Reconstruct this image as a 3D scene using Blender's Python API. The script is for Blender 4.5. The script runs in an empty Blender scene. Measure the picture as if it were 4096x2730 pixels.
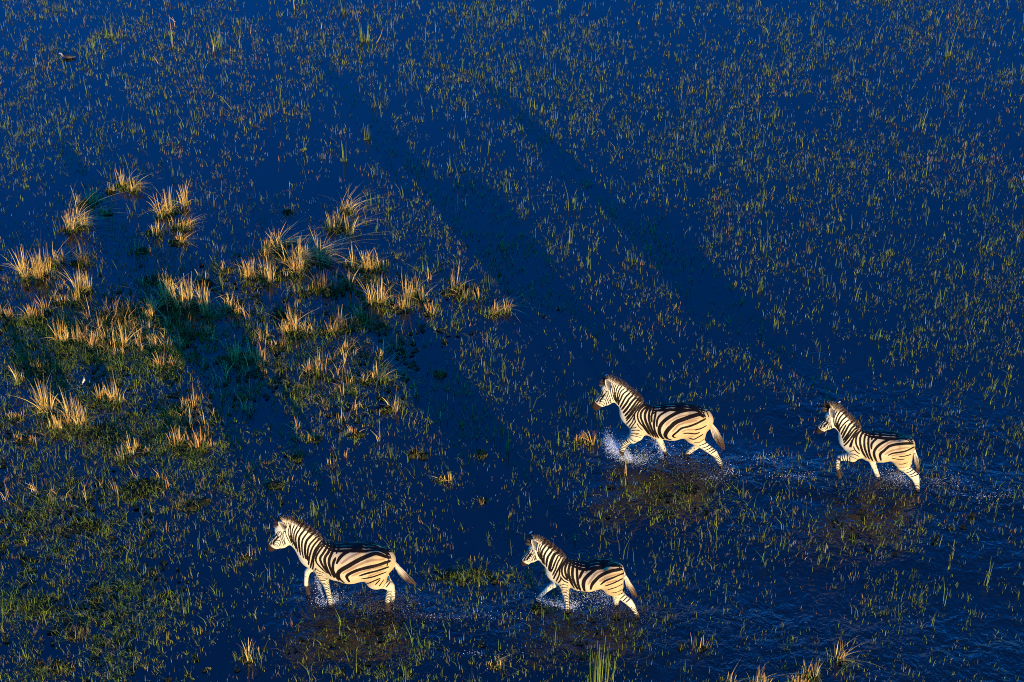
import bpy, math, random
import numpy as np
from mathutils import Vector

random.seed(7)
rng = np.random.default_rng(7)
sc = bpy.context.scene
col = sc.collection

# ---------------------------------------------------------------- camera: low helicopter, looking 40 degrees down
DEP = math.radians(40)
CAM_H = 21.9
cam_d = bpy.data.cameras.new('camera')
cam_d.sensor_width = 36
cam_d.lens = 68.92
cam_d.clip_start = 0.5
cam_d.clip_end = 8000
cam = bpy.data.objects.new('camera', cam_d)
cam.location = (0, -CAM_H / math.tan(DEP), CAM_H)
cam.rotation_euler = (math.pi / 2 - DEP, 0, 0)
col.objects.link(cam)
sc.camera = cam

# ---------------------------------------------------------------- evening light: sun low behind the camera, to the right
WATER_SPEC = 1.0
SUN_EL = math.radians(7.0)
SUN_AZ = math.radians(25.0)          # to the right of straight behind the camera
sun_vec = Vector((math.sin(SUN_AZ) * math.cos(SUN_EL), -math.cos(SUN_AZ) * math.cos(SUN_EL), math.sin(SUN_EL)))
world = bpy.data.worlds.new('World')
sc.world = world
world.use_nodes = True
wn = world.node_tree
bg = wn.nodes['Background']
sky = wn.nodes.new('ShaderNodeTexSky')
sky.sky_type = 'NISHITA'
sky.sun_disc = False
sky.sun_elevation = SUN_EL
sky.sun_rotation = math.pi - SUN_AZ
sky.air_density = 0.8
sky.dust_density = 0.3
sky.ozone_density = 6.0
tint = wn.nodes.new('ShaderNodeMix')
tint.data_type = 'RGBA'
tint.blend_type = 'MULTIPLY'
tint.inputs[0].default_value = 1.0
tint.inputs[7].default_value = SKY_TINT = (0.02, 1.26, 1.9, 1)
wn.links.new(sky.outputs[0], tint.inputs[6])
wn.links.new(tint.outputs[2], bg.inputs[0])
bg.inputs[1].default_value = 0.15

sun_d = bpy.data.lights.new('sun', 'SUN')
sun_d.energy = 3.8
sun_d.angle = math.radians(0.5)
sun_d.color = (1.0, 0.72, 0.29)
sun = bpy.data.objects.new('sun', sun_d)
sun.rotation_euler = sun_vec.to_track_quat('Z', 'Y').to_euler()
sun.location = sun_vec * 60
col.objects.link(sun)

vs = sc.view_settings
vs.view_transform = 'Standard'
vs.look = 'None'
vs.exposure = 1.45
vs.gamma = 1.0
vs.use_curve_mapping = False
sc.cycles.use_denoising = False
sc.cycles.filter_width = 1.0

# ---------------------------------------------------------------- zebra body: implicit surface -> mesh
def chain_field(P, chain):
    """distance-like field of one limb/trunk chain; stations are (u, w, z, r_inplane, r_lateral)"""
    U, W, Z = P
    best = np.full(U.shape, 9.0, np.float32)
    st = chain
    for a, b in zip(st[:-1], st[1:]):
        au, aw, az, ar, al = a; bu, bw, bz, br, bl = b
        du, dz = bu - au, bz - az
        L2 = du * du + dz * dz + 1e-9
        t = np.clip(((U - au) * du + (Z - az) * dz) / L2, 0, 1)
        pu = U - (au + t * du); pz = Z - (az + t * dz); q = W - (aw + t * (bw - aw))
        rd = ar + t * (br - ar); rl = al + t * (bl - al)
        k = np.sqrt((pu * pu + pz * pz) / (rd * rd) + q * q / (rl * rl))
        best = np.minimum(best, (k - 1) * np.minimum(rd, rl))
    return best

def zebra_surface(chains, h=0.0075):
    pts = np.array([s for c in chains for s in c[1]])
    r = pts[:, 3:].max(1, keepdims=True)
    lo = (pts[:, :3] - r).min(0) - 0.06; hi = (pts[:, :3] + r).max(0) + 0.06
    n = np.ceil((hi - lo) / h).astype(int) + 1
    ax = [lo[i] + h * np.arange(n[i]) for i in range(3)]
    D = np.full(n, 0.6, np.float32)
    for k, st in chains:
        s = np.array(st); rr = s[:, 3:].max(1, keepdims=True)
        cl = (s[:, :3] - rr).min(0) - 0.1; ch = (s[:, :3] + rr).max(0) + 0.1
        i0 = np.maximum(np.floor((cl - lo) / h).astype(int), 0); i1 = np.minimum(np.ceil((ch - lo) / h).astype(int) + 1, n)
        sl = tuple(slice(i0[i], i1[i]) for i in range(3))
        P = np.meshgrid(*[ax[i][sl[i]].astype(np.float32) for i in range(3)], indexing='ij', sparse=True)
        P = [np.broadcast_to(p, tuple(i1 - i0)) for p in P]
        d = chain_field(P, st)
        a = D[sl]
        hh = np.clip(0.5 + 0.5 * (a - d) / k, 0, 1)
        D[sl] = a * (1 - hh) + d * hh - k * hh * (1 - hh)
    return surface_nets(D, lo, h)

def surface_nets(D, lo, h):
    S = D < 0
    nx, ny, nz = D.shape
    acc = np.zeros((nx - 1, ny - 1, nz - 1, 3), np.float32); cnt = np.zeros((nx - 1, ny - 1, nz - 1), np.float32)
    offs = [(0, 0), (1, 0), (0, 1), (1, 1)]
    for axis in range(3):
        o1, o2 = [i for i in range(3) if i != axis]
        for p, q in offs:
            sa = [slice(0, -1)] * 3; sb = [slice(0, -1)] * 3
            sb[axis] = slice(1, None)
            for o, v in ((o1, p), (o2, q)):
                if v: sa[o] = slice(1, None); sb[o] = slice(1, None)
            A = D[tuple(sa)]; B = D[tuple(sb)]
            m = (A < 0) != (B < 0)
            t = np.where(m, A / np.where(m, A - B, 1), 0)
            acc[..., axis] += t * m; acc[..., o1] += p * m; acc[..., o2] += q * m
            cnt += m
    act = cnt > 0
    idx = -np.ones(act.shape, np.int64); idx[act] = np.arange(act.sum())
    ijk = np.argwhere(act).astype(np.float32)
    V = (ijk + acc[act] / cnt[act][:, None]) * h + lo
    F = []
    for axis in range(3):
        o1, o2 = [(1, 2), (2, 0), (0, 1)][axis]
        sa = [slice(1, -1)] * 3; sb = [slice(1, -1)] * 3
        sa[axis] = slice(0, -1); sb[axis] = slice(1, None)
        A = S[tuple(sa)]; B = S[tuple(sb)]
        m = A != B
        e = np.argwhere(m)
        e[:, o1] += 1; e[:, o2] += 1
        def cell(d1, d2):
            c = e.copy(); c[:, o1] -= d1; c[:, o2] -= d2
            return idx[c[:, 0], c[:, 1], c[:, 2]]
        q = np.stack([cell(1, 1), cell(0, 1), cell(0, 0), cell(1, 0)], 1)
        flip = ~A[m]
        q[flip] = q[flip][:, ::-1]
        F.append(q)
    F = np.concatenate(F); F = F[(F >= 0).all(1)]
    # a little Laplacian smoothing
    for lam in (0.5, 0.5, 0.5, 0.5):
        s = np.zeros(V.shape); c = np.zeros(len(V), np.float32)
        for i in range(4):
            a, b = F[:, i], F[:, (i + 1) % 4]
            for u, v in ((a, b), (b, a)):
                c += np.bincount(u, minlength=len(V))
                for q in range(3): s[:, q] += np.bincount(u, V[v, q], len(V))
        V = V + lam * (s / c[:, None] - V)
    return V, F

def mesh_np(name, V, F, smooth=True):
    me = bpy.data.meshes.new(name)
    V = np.asarray(V, np.float32); F = np.asarray(F)
    me.vertices.add(len(V)); me.vertices.foreach_set('co', V.ravel())
    k = F.shape[1]
    me.loops.add(F.size); me.loops.foreach_set('vertex_index', F.astype(np.int32).ravel())
    me.polygons.add(len(F)); me.polygons.foreach_set('loop_start', np.arange(0, F.size, k, dtype=np.int32))
    me.polygons.foreach_set('loop_total', np.full(len(F), k, np.int32))
    me.polygons.foreach_set('use_smooth', np.full(len(F), smooth))
    me.update(calc_edges=True)
    return me

# ---------------------------------------------------------------- helpers
def tag(o, label=None, cat=None, group=None, kind=None):
    if label: o['label'] = label
    if cat: o['category'] = cat
    if group: o['group'] = group
    if kind: o['kind'] = kind
    return o

def link(name, data, parent=None, kind=None):
    o = bpy.data.objects.new(name, data)
    col.objects.link(o)
    if parent is not None: o.parent = parent
    if kind: o['kind'] = kind
    return o

def empty(name, loc, rz=0):
    o = bpy.data.objects.new(name, None)
    o.empty_display_size = 0.2
    o.location = loc
    o.rotation_euler = (0, 0, rz)
    col.objects.link(o)
    return o

def fattr(me, name, vals):
    a = me.attributes.new(name, 'FLOAT', 'POINT')
    a.data.foreach_set('value', np.asarray(vals, np.float32).ravel())

def cattr(me, name, vals):
    v = np.ones((len(vals), 4), np.float32); v[:, :3] = vals
    a = me.attributes.new(name, 'FLOAT_COLOR', 'POINT')
    a.data.foreach_set('color', v.ravel())

def sstep(a, b, x):
    t = np.clip((x - a) / (b - a), 0, 1)
    return t * t * (3 - 2 * t)

class N:
    """tiny node-building helper"""
    def __init__(s, mat):
        mat.use_nodes = True
        s.t = mat.node_tree
        s.bsdf = s.t.nodes['Principled BSDF']
        s.out = s.t.nodes['Material Output']
    def n(s, typ, **kw):
        x = s.t.nodes.new(typ)
        for k, v in kw.items(): setattr(x, k, v)
        return x
    def l(s, a, b): s.t.links.new(a, b)
    def val(s, x, sock):
        if isinstance(x, (int, float)): sock.default_value = x
        elif isinstance(x, tuple): sock.default_value = x if len(x) == 4 or sock.type == 'VECTOR' else (*x, 1)
        else: s.l(x, sock)
    def m(s, op, a, b=0.0, c=None):
        x = s.n('ShaderNodeMath', operation=op)
        s.val(a, x.inputs[0]); s.val(b, x.inputs[1])
        if c is not None: s.val(c, x.inputs[2])
        return x.outputs[0]
    def ss(s, lo, hi, v):
        x = s.n('ShaderNodeMapRange', interpolation_type='SMOOTHSTEP')
        s.val(v, x.inputs[0]); x.inputs[1].default_value = lo; x.inputs[2].default_value = hi
        return x.outputs[0]
    def mix(s, f, a, b):
        x = s.n('ShaderNodeMix', data_type='RGBA')
        s.val(f, x.inputs[0]); s.val(a, x.inputs[6]); s.val(b, x.inputs[7])
        return x.outputs[2]
    def attr(s, name, o='Fac'):
        return s.n('ShaderNodeAttribute', attribute_name=name).outputs[o]
    def pos(s): return s.n('ShaderNodeNewGeometry').outputs['Position']
    def obj(s): return s.n('ShaderNodeTexCoord').outputs['Object']
    def noise(s, vec, scale, detail=3, rough=0.5, dist=0.0):
        x = s.n('ShaderNodeTexNoise')
        s.l(vec, x.inputs['Vector'])
        x.inputs['Scale'].default_value = scale; x.inputs['Detail'].default_value = detail
        x.inputs['Roughness'].default_value = rough; x.inputs['Distortion'].default_value = dist
        return x.outputs[0]
    def p(s, **kw):
        for k, v in kw.items(): s.val(v, s.bsdf.inputs[k.replace('_', ' ')])

# ---------------------------------------------------------------- materials
M = {}
def new_mat(k):
    M[k] = bpy.data.materials.new(k); return N(M[k])

# blades of every kind: colour per blade, a little light passing through
b = new_mat('blade')
cc = b.attr('col', 'Color')
vv = b.n('ShaderNodeHueSaturation'); b.l(cc, vv.inputs['Color'])
b.l(b.m('ADD', 0.75, b.m('MULTIPLY', b.noise(b.pos(), 40, 2), 0.5)), vv.inputs['Value'])
b.p(Base_Color=vv.outputs[0], Roughness=0.62, Specular_IOR_Level=0.25)
tr = b.n('ShaderNodeBsdfTranslucent'); b.l(vv.outputs[0], tr.inputs[0])
mx = b.n('ShaderNodeMixShader'); mx.inputs[0].default_value = 0.18
b.l(b.bsdf.outputs[0], mx.inputs[1]); b.l(tr.outputs[0], mx.inputs[2]); b.l(mx.outputs[0], b.out.inputs[0])

# zebra coat
z = new_mat('zebra_coat')
op = z.obj()
wob = z.m('MULTIPLY', z.m('SUBTRACT', z.noise(op, 55, 3), 0.5), 0.010)
m1 = z.ss(-0.0022, 0.0022, z.m('ADD', z.attr('ink'), wob))
ls = z.m('ADD', z.m('MULTIPLY', z.attr('leg_s'), 2 * math.pi / 0.036), z.m('MULTIPLY', z.noise(op, 16, 2), 5.0))
m2 = z.m('MULTIPLY', z.ss(-0.15, 0.35, z.m('SINE', ls)), z.attr('leg_m'))
blot = z.m('MULTIPLY', z.ss(0.58, 0.66, z.noise(op, 34, 2)), z.attr('blot'))
dark = z.m('MAXIMUM', z.m('MAXIMUM', m1, m2), blot)
pale = z.mix(z.m('MULTIPLY', z.attr('tan'), z.m('ADD', 0.45, z.m('MULTIPLY', z.noise(op, 9, 3), 0.9))), (0.51, 0.445, 0.30), (0.39, 0.26, 0.105))
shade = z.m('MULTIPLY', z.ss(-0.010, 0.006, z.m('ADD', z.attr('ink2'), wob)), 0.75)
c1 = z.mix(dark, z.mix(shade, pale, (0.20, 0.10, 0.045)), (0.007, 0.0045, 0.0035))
c2 = z.mix(z.ss(0.0, 0.02, z.m('ADD', z.attr('muzzle'), z.m('MULTIPLY', wob, 1.5))), c1, z.mix(z.noise(op, 30, 2), (0.010, 0.007, 0.006), (0.042, 0.022, 0.012)))
mud = z.ss(0.35, 0.75, z.m('ADD', z.attr('mud'), z.m('MULTIPLY', z.m('SUBTRACT', z.noise(op, 26, 3), 0.5), 0.7)))
z.p(Base_Color=z.mix(mud, c2, (0.035, 0.022, 0.014)), Roughness=0.65, Specular_IOR_Level=0.06)
bp = z.n('ShaderNodeBump'); bp.inputs['Strength'].default_value = 0.35; bp.inputs['Distance'].default_value = 0.01
z.l(z.noise(op, 90, 3), bp.inputs['Height']); z.l(bp.outputs[0], z.bsdf.inputs['Normal'])

h = new_mat('hair')
h.p(Base_Color=h.attr('col', 'Color'), Roughness=0.55, Specular_IOR_Level=0.3)
e = new_mat('eye_dark'); e.p(Base_Color=(0.006, 0.004, 0.003), Roughness=0.12)
k = new_mat('hoof_horn'); k.p(Base_Color=k.mix(k.noise(k.obj(), 40, 3), (0.012, 0.009, 0.007), (0.06, 0.04, 0.025)), Roughness=0.35)
ea = new_mat('ear_skin')
ea.p(Base_Color=ea.attr('col', 'Color'), Roughness=0.7, Specular_IOR_Level=0.2)

# spray: pale droplets
d_ = new_mat('spray'); d_.p(Base_Color=(0.62, 0.66, 0.72), Roughness=0.25)
d2 = new_mat('muddy_spray'); d2.p(Base_Color=d2.mix(d2.noise(d2.pos(), 30, 2), (0.010, 0.008, 0.004), (0.075, 0.055, 0.032)), Roughness=0.3)

fw = new_mat('floating_weed')
fw.p(Base_Color=fw.mix(fw.ss(0.35, 0.7, fw.noise(fw.pos(), 30, 3)), (0.008, 0.008, 0.003), (0.05, 0.045, 0.012)), Roughness=0.7, Specular_IOR_Level=0.1)
# weed mats
w_ = new_mat('weed')
w_.p(Base_Color=w_.mix(w_.ss(0.4, 0.65, w_.noise(w_.pos(), 22, 4)), (0.006, 0.007, 0.003), (0.035, 0.038, 0.010)), Roughness=0.75, Specular_IOR_Level=0.1)
bp = w_.n('ShaderNodeBump'); bp.inputs['Distance'].default_value = 0.03
w_.l(w_.noise(w_.pos(), 45, 4), bp.inputs['Height']); w_.l(bp.outputs[0], w_.bsdf.inputs['Normal'])

f_ = new_mat('feather_white'); f_.p(Base_Color=(0.5, 0.48, 0.44), Roughness=0.6)
bd = new_mat('plumage'); bd.p(Base_Color=bd.attr('col', 'Color'), Roughness=0.6)

# ---------------------------------------------------------------- water
# wake centrelines (metres) trailing behind each animal: x0, y0, x1, y1, width, strength
WAKES = [(1.7, -2.9, 5.0, -3.45, 0.5, 0.9), (5.3, -3.4, 10.5, -3.9, 0.7, 0.75), (-3.0, -6.1, -0.3, -6.45, 0.5, 0.8), (0.2, -6.3, 8.5, -7.3, 0.8, 0.8),
         (3.0, -6.9, 8.5, -7.6, 1.3, 0.8), (4.0, -4.6, 10.0, -5.4, 1.1, 0.5), (5.0, -1.7, 9.0, -2.6, 0.9, 0.42), (-0.5, -6.6, 2.0, -7.0, 0.6, 0.7), (2.0, -4.1, 5.0, -4.4, 0.8, 0.4), (-3.2, -6.7, -1.2, -6.9, 0.7, 0.4), (1.4, -3.9, 3.6, -4.1, 0.7, 0.4), (5.2, -4.5, 7.2, -4.7, 0.8, 0.5)]
gx = np.concatenate([[-3000, -600, -150, -50, -25], np.arange(-16, 16.01, 0.14), [25, 50, 150, 600, 3000]])
gy = np.concatenate([[-3000, -600, -150, -50, -22], np.arange(-13, 17.01, 0.14), [25, 50, 150, 600, 3000]])
GX, GY = np.meshgrid(gx, gy, indexing='ij')
chop = np.zeros_like(GX)
for x0, y0, x1, y1, wd, s in WAKES:
    t = np.clip(((GX - x0) * (x1 - x0) + (GY - y0) * (y1 - y0)) / ((x1 - x0) ** 2 + (y1 - y0) ** 2), 0, 1)
    dd = np.hypot(GX - x0 - t * (x1 - x0), GY - y0 - t * (y1 - y0))
    chop = np.maximum(chop, s * np.exp(-(dd / wd) ** 2))
nx, ny = GX.shape
I = np.arange(nx * ny).reshape(nx, ny)
F = np.stack([I[:-1, :-1], I[1:, :-1], I[1:, 1:], I[:-1, 1:]], -1).reshape(-1, 4)
me = mesh_np('water', np.stack([GX, GY, 0 * GX], -1).reshape(-1, 3), F)
fattr(me, 'chop', chop.ravel())
wt = new_mat('water_surface')
P = wt.pos(); ch = wt.attr('chop')
big = wt.noise(P, 3.2, 4, 0.55, 0.6); fine = wt.noise(P, 13, 3, 0.55, 0.3); calm = wt.noise(P, 7, 2)
hgt = wt.m('MULTIPLY', ch, wt.m('ADD', wt.m('MULTIPLY', big, 0.10), wt.m('MULTIPLY', fine, 0.026)))
hgt = wt.m('ADD', hgt, wt.m('MULTIPLY', calm, 0.0008))
sep = wt.n('ShaderNodeSeparateXYZ'); wt.l(P, sep.inputs[0])
RINGS = [(5.87, 0.47, 0.16), (5.26, -0.53, 0.22), (5.45, -0.75, 0.12), (1.0, -4.9, 0.2), (1.6, -4.7, 0.14), (2.7, -5.2, 0.18), (4.75, -2.1, 0.17), (1.1, -5.1, 0.1), (0.6, -5.6, 0.2)]
for rx, ry, rr in RINGS:
    dx = wt.m('SUBTRACT', sep.outputs[0], rx); dy = wt.m('SUBTRACT', sep.outputs[1], ry)
    r = wt.m('SQRT', wt.m('ADD', wt.m('MULTIPLY', dx, dx), wt.m('MULTIPLY', dy, dy)))
    env = wt.m('SUBTRACT', 1.0, wt.ss(0.0, 0.09, wt.m('ABSOLUTE', wt.m('SUBTRACT', r, rr))))
    hgt = wt.m('ADD', hgt, wt.m('MULTIPLY', env, wt.m('MULTIPLY', wt.m('SINE', wt.m('MULTIPLY', r, 95.0)), 0.0015)))
bp = wt.n('ShaderNodeBump'); bp.inputs['Strength'].default_value = 1.0; bp.inputs['Distance'].default_value = 1.0
wt.l(hgt, bp.inputs['Height']); wt.l(bp.outputs[0], wt.bsdf.inputs['Normal'])
silt = wt.ss(0.35, 0.7, wt.noise(P, 0.35, 3))
wt.p(Base_Color=wt.mix(silt, (0.0012, 0.0025, 0.0035), (0.0025, 0.0035, 0.0035)), Roughness=0.03, IOR=1.345, Specular_IOR_Level=WATER_SPEC)
water = link('water', me, kind='structure')
me.materials.append(M['water_surface'])

ZEBRAS = {
 'a': dict(base=[2.522, -2.956, 0.0], eye=[1.097, 0.055, 1.32], ears=[[[0.984, 0.09, 1.444], [1.032, 0.13, 1.712], 0.054], [[1.03, -0.07, 1.525], [1.061, -0.1, 1.613], 0.045]],
  tail=[[-0.477, 0.0, 1.074, 0.018], [-0.55, 0.0, 0.957, 0.019], [-0.623, 0.0, 0.84, 0.021], [-0.682, 0.0, 0.738, 0.041], [-0.743, 0.0, 0.61, 0.059], [-0.805, 0.0, 0.481, 0.062], [-0.859, 0.0, 0.369, 0.052], [-0.891, 0.0, 0.281, 0.021]],
  mane=[[1.079, 0.0, 1.46], [1.053, 0.0, 1.575], [1.015, 0.0, 1.609], [0.963, 0.0, 1.614], [0.904, 0.0, 1.589], [0.838, 0.0, 1.552], [0.75, 0.0, 1.482], [0.682, 0.0, 1.41], [0.622, 0.0, 1.355], [0.554, 0.0, 1.3], [0.499, 0.0, 1.244], [0.45, 0.0, 1.165]],
  chains=[
   (0.03, [[0.569,0.0,0.925,0.245,0.15],[0.494,0.0,0.862,0.261,0.175],[0.335,0.0,0.807,0.265,0.225],[0.16,0.0,0.785,0.301,0.26],[-0.028,0.0,0.804,0.323,0.285],[-0.19,0.0,0.853,0.293,0.28],[-0.334,0.0,0.879,0.256,0.26],[-0.456,0.0,0.874,0.227,0.2],[-0.547,0.0,0.882,0.141,0.14]]),
   (0.05, [[0.561,0.0,0.89,0.191,0.15],[0.604,0.0,1.028,0.188,0.125],[0.695,0.0,1.164,0.171,0.105],[0.789,0.0,1.274,0.169,0.09],[0.87,0.0,1.338,0.187,0.085],[0.94,0.0,1.378,0.18,0.085]]),
   (0.03, [[0.944,0.0,1.408,0.096,0.08],[0.982,0.0,1.284,0.132,0.1],[1.045,0.0,1.197,0.125,0.095],[1.109,0.0,1.134,0.105,0.07],[1.16,0.0,1.079,0.09,0.052],[1.182,0.0,1.027,0.078,0.05],[1.197,0.0,0.984,0.039,0.04]]),
   (0.05, [[-0.373,0.1,0.955,0.13,0.111],[-0.391,0.12,0.816,0.165,0.14],[-0.408,0.125,0.681,0.173,0.147],[-0.446,0.125,0.595,0.123,0.104],[-0.502,0.12,0.504,0.085,0.073],[-0.587,0.115,0.424,0.068,0.058],[-0.666,0.11,0.35,0.062,0.053],[-0.734,0.11,0.295,0.059,0.05],[-0.789,0.11,0.208,0.041,0.035],[-0.828,0.11,0.125,0.04,0.034],[-0.856,0.11,0.054,0.041,0.035],[-0.888,0.11,-0.005,0.036,0.031],[-0.906,0.11,-0.054,0.037,0.031]]),
   (0.04, [[-0.419,-0.11,0.622,0.1,0.085],[-0.474,-0.11,0.424,0.092,0.079],[-0.477,-0.1,0.27,0.064,0.055],[-0.435,-0.1,0.198,0.053,0.045],[-0.376,-0.1,0.128,0.045,0.039],[-0.321,-0.1,0.054,0.043,0.036],[-0.281,-0.1,-0.033,0.031,0.027],[-0.268,-0.1,-0.101,0.027,0.023]]),
   (0.05, [[0.486,0.09,0.956,0.1,0.085],[0.494,0.115,0.739,0.12,0.102],[0.521,0.12,0.575,0.116,0.098],[0.573,0.12,0.491,0.089,0.076],[0.641,0.12,0.438,0.06,0.051],[0.691,0.12,0.37,0.056,0.048],[0.726,0.12,0.274,0.045,0.038],[0.739,0.12,0.184,0.042,0.035],[0.743,0.12,0.114,0.037,0.031],[0.737,0.12,0.066,0.034,0.029]]),
   (0.04, [[0.204,-0.1,0.58,0.073,0.062],[0.18,-0.1,0.411,0.069,0.058],[0.14,-0.1,0.279,0.051,0.043],[0.099,-0.1,0.182,0.046,0.039],[0.069,-0.1,0.098,0.037,0.032],[0.033,-0.1,0.007,0.031,0.027],[0.007,-0.1,-0.05,0.027,0.023],[-0.011,-0.1,-0.094,0.025,0.022]]),
  ],
  strokes=[
   [1000,70,1468,3,1003,76,1445,3,1003,82,1409,4,998,86,1390,4,991,90,1369,4,982,94,1345,4,973,97,1321,4,965,99,1291,4,957,95,1253,4,949,83,1211,3,945,66,1173,3],
   [1024,73,1425,3,1023,77,1405,4,1020,83,1375,4,1014,90,1345,4,1005,95,1323,4,993,99,1297,4,981,99,1268,4,971,95,1240,4,958,79,1189,4,951,42,1134,3],
   [1040,84,1338,3,1034,89,1321,5,1025,94,1296,5,1011,98,1267,5,997,96,1230,5,985,85,1182,5,976,61,1130,3],
   [1144,52,1230,3,1127,65,1236,5,1103,77,1242,5,1076,85,1257,5,1051,91,1265,5,1037,95,1244,5,1029,96,1209,5,1020,90,1166,5,1015,68,1116,3],
   [1162,51,1183,3,1146,59,1187,4,1122,74,1197,4,1101,84,1201,4,1079,91,1203,4,1061,94,1196,4,1048,92,1168,4,1041,82,1134,3],
   [1174,54,1141,3,1150,63,1145,4,1120,70,1143,4,1094,74,1137,4,1074,74,1124,4,1068,62,1099,4,1067,53,1080,3],
   [1186,48,1100,3,1162,58,1108,3,1133,66,1112,3,1113,64,1094,3,1100,54,1069,3],
   [1044,64,1433,3,1039,69,1420,4,1036,74,1399,4,1045,76,1364,4,1060,77,1330,4,1084,69,1303,4,1106,60,1284,3],
   [1059,54,1449,3,1070,55,1421,3,1083,53,1385,3,1090,52,1358,3,1095,52,1339,3],
   [1091,42,1418,3,1100,38,1393,3,1114,26,1353,3,1130,8,1306,3,1148,0,1268,3,1167,-7,1231,3,1180,-5,1211,3],
   [1115,37,1316,4,1099,54,1319,7,1083,66,1318,4],
   [972,26,1545,3,974,41,1532,4,976,57,1507,4,978,70,1480,4,979,77,1459,3],
   [943,27,1548,3,945,43,1533,4,949,60,1507,5,956,69,1489,5,963,76,1468,5,965,84,1440,5,962,88,1417,5,956,91,1389,5,948,93,1358,5,940,94,1329,5,934,95,1305,5,921,90,1262,4,913,83,1235,3],
   [913,34,1540,3,918,42,1532,4,924,55,1514,5,927,63,1500,5,930,72,1482,5,933,80,1461,5,932,86,1436,5,930,89,1413,5,925,90,1385,5,920,91,1356,5,914,90,1328,5,908,90,1303,5,896,86,1264,5,883,77,1227,4,873,69,1200,3],
   [881,27,1537,4,887,39,1528,5,896,53,1511,6,903,65,1490,6,906,75,1467,6,907,83,1438,6,905,87,1405,6,903,88,1376,6,899,88,1346,6,894,88,1315,6,888,87,1284,6,880,82,1251,6,869,74,1215,6,859,69,1185,5,852,67,1165,4],
   [836,16,1523,4,845,33,1515,6,859,51,1498,7,870,64,1475,7,875,72,1457,7,878,78,1435,7,881,82,1412,7,882,84,1388,7,881,86,1353,7,879,86,1318,7,875,86,1285,7,869,82,1250,7,862,76,1215,6,856,72,1191,4],
   [789,17,1502,5,801,33,1495,7,817,50,1480,8,830,62,1460,8,839,71,1438,8,845,77,1414,8,849,81,1388,8,852,84,1360,8,852,86,1332,8,853,86,1305,8,857,84,1262,7,860,79,1227,5],
   [748,29,1464,5,763,43,1458,8,785,58,1444,8,803,69,1425,8,813,76,1400,8,819,82,1371,8,825,85,1341,8,830,87,1312,8,835,87,1282,8,838,85,1253,9,839,80,1208,8,839,75,1173,5],
   [695,15,1414,7,707,32,1415,10,726,48,1411,11,746,61,1401,11,762,70,1386,11,773,77,1367,11,782,83,1344,11,789,87,1319,11,797,89,1295,11,807,89,1265,11,816,88,1237,11,823,85,1210,11,829,78,1172,10,832,70,1144,7],
   [654,14,1373,8,663,29,1373,11,677,45,1367,13,692,59,1357,13,708,70,1343,13,720,78,1327,13,732,84,1306,13,742,89,1284,13,752,93,1260,13,762,95,1234,13,773,95,1202,13,785,91,1164,13,796,81,1125,11,804,69,1093,8],
   [601,-9,1314,9,612,17,1323,12,627,40,1323,14,645,58,1315,14,661,71,1301,14,672,80,1285,14,682,87,1267,14,693,93,1245,14,703,98,1223,14,714,102,1200,14,727,103,1175,14,741,100,1145,14,755,95,1114,14,767,90,1086,12,776,84,1065,9],
   [565,0,1273,9,562,2,1271,13,574,29,1275,16,589,50,1270,16,604,67,1259,16,619,79,1246,16,631,88,1231,16,643,95,1213,16,654,100,1193,16,664,105,1174,16,674,108,1153,16,685,111,1132,16,698,112,1108,16,713,112,1081,16,728,109,1053,16,741,106,1027,13,750,103,1009,9],
   [536,0,1239,9,522,-38,1211,12,532,12,1233,14,544,40,1231,14,558,60,1221,14,572,76,1207,14,584,88,1192,14,595,97,1176,14,606,105,1159,14,617,111,1142,14,627,117,1124,14,638,121,1105,14,650,125,1087,14,664,128,1062,14,681,129,1035,14,697,128,1007,14,711,125,982,12,720,122,963,9],
   [492,-17,1195,7,499,10,1203,9,510,35,1203,12,523,56,1196,12,537,74,1184,12,550,89,1169,12,561,99,1155,12,573,108,1140,12,585,117,1122,12,597,124,1104,12,609,130,1084,12,622,135,1063,12,636,138,1039,12,651,140,1012,12,666,140,984,12,680,139,956,12,693,136,931,9,701,132,911,7],
   [469,19,1176,6,478,35,1176,8,489,53,1173,10,503,70,1166,10,518,85,1156,10,533,99,1143,10,547,109,1129,10,559,118,1115,10,573,126,1097,10,585,132,1079,10,596,137,1060,10,607,141,1040,11,620,144,1018,11,632,146,996,11,646,147,971,11,660,146,943,11,673,142,914,10,685,137,888,8,693,132,868,6],
   [448,26,1158,6,458,43,1158,8,473,62,1154,9,489,80,1145,10,506,96,1133,10,521,109,1119,10,534,119,1103,10,546,128,1086,10,558,136,1066,10,569,142,1046,10,580,148,1025,10,591,151,1004,10,602,154,981,10,613,154,957,10,624,155,934,10,634,154,911,10,650,150,880,10,666,142,845,9,681,126,808,8,691,106,773,6],
   [578,161,976,5,580,164,957,8,584,169,929,8,593,171,895,8,604,170,869,8,618,163,834,8,633,150,793,8,646,128,748,8,638,0,645,5],
   [547,184,911,4,555,185,894,7,566,184,869,7,579,181,838,7,592,176,806,7,602,170,777,7,621,147,716,7,598,47,563,4],
   [423,2,1139,6,435,26,1146,8,452,50,1148,9,472,72,1143,9,492,89,1135,9,508,102,1124,9,525,115,1107,9,540,126,1088,9,553,135,1068,9,562,142,1049,9,567,150,1025,9,567,157,1003,9,564,165,980,9,559,173,953,9,550,181,925,8,544,186,904,6],
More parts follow.
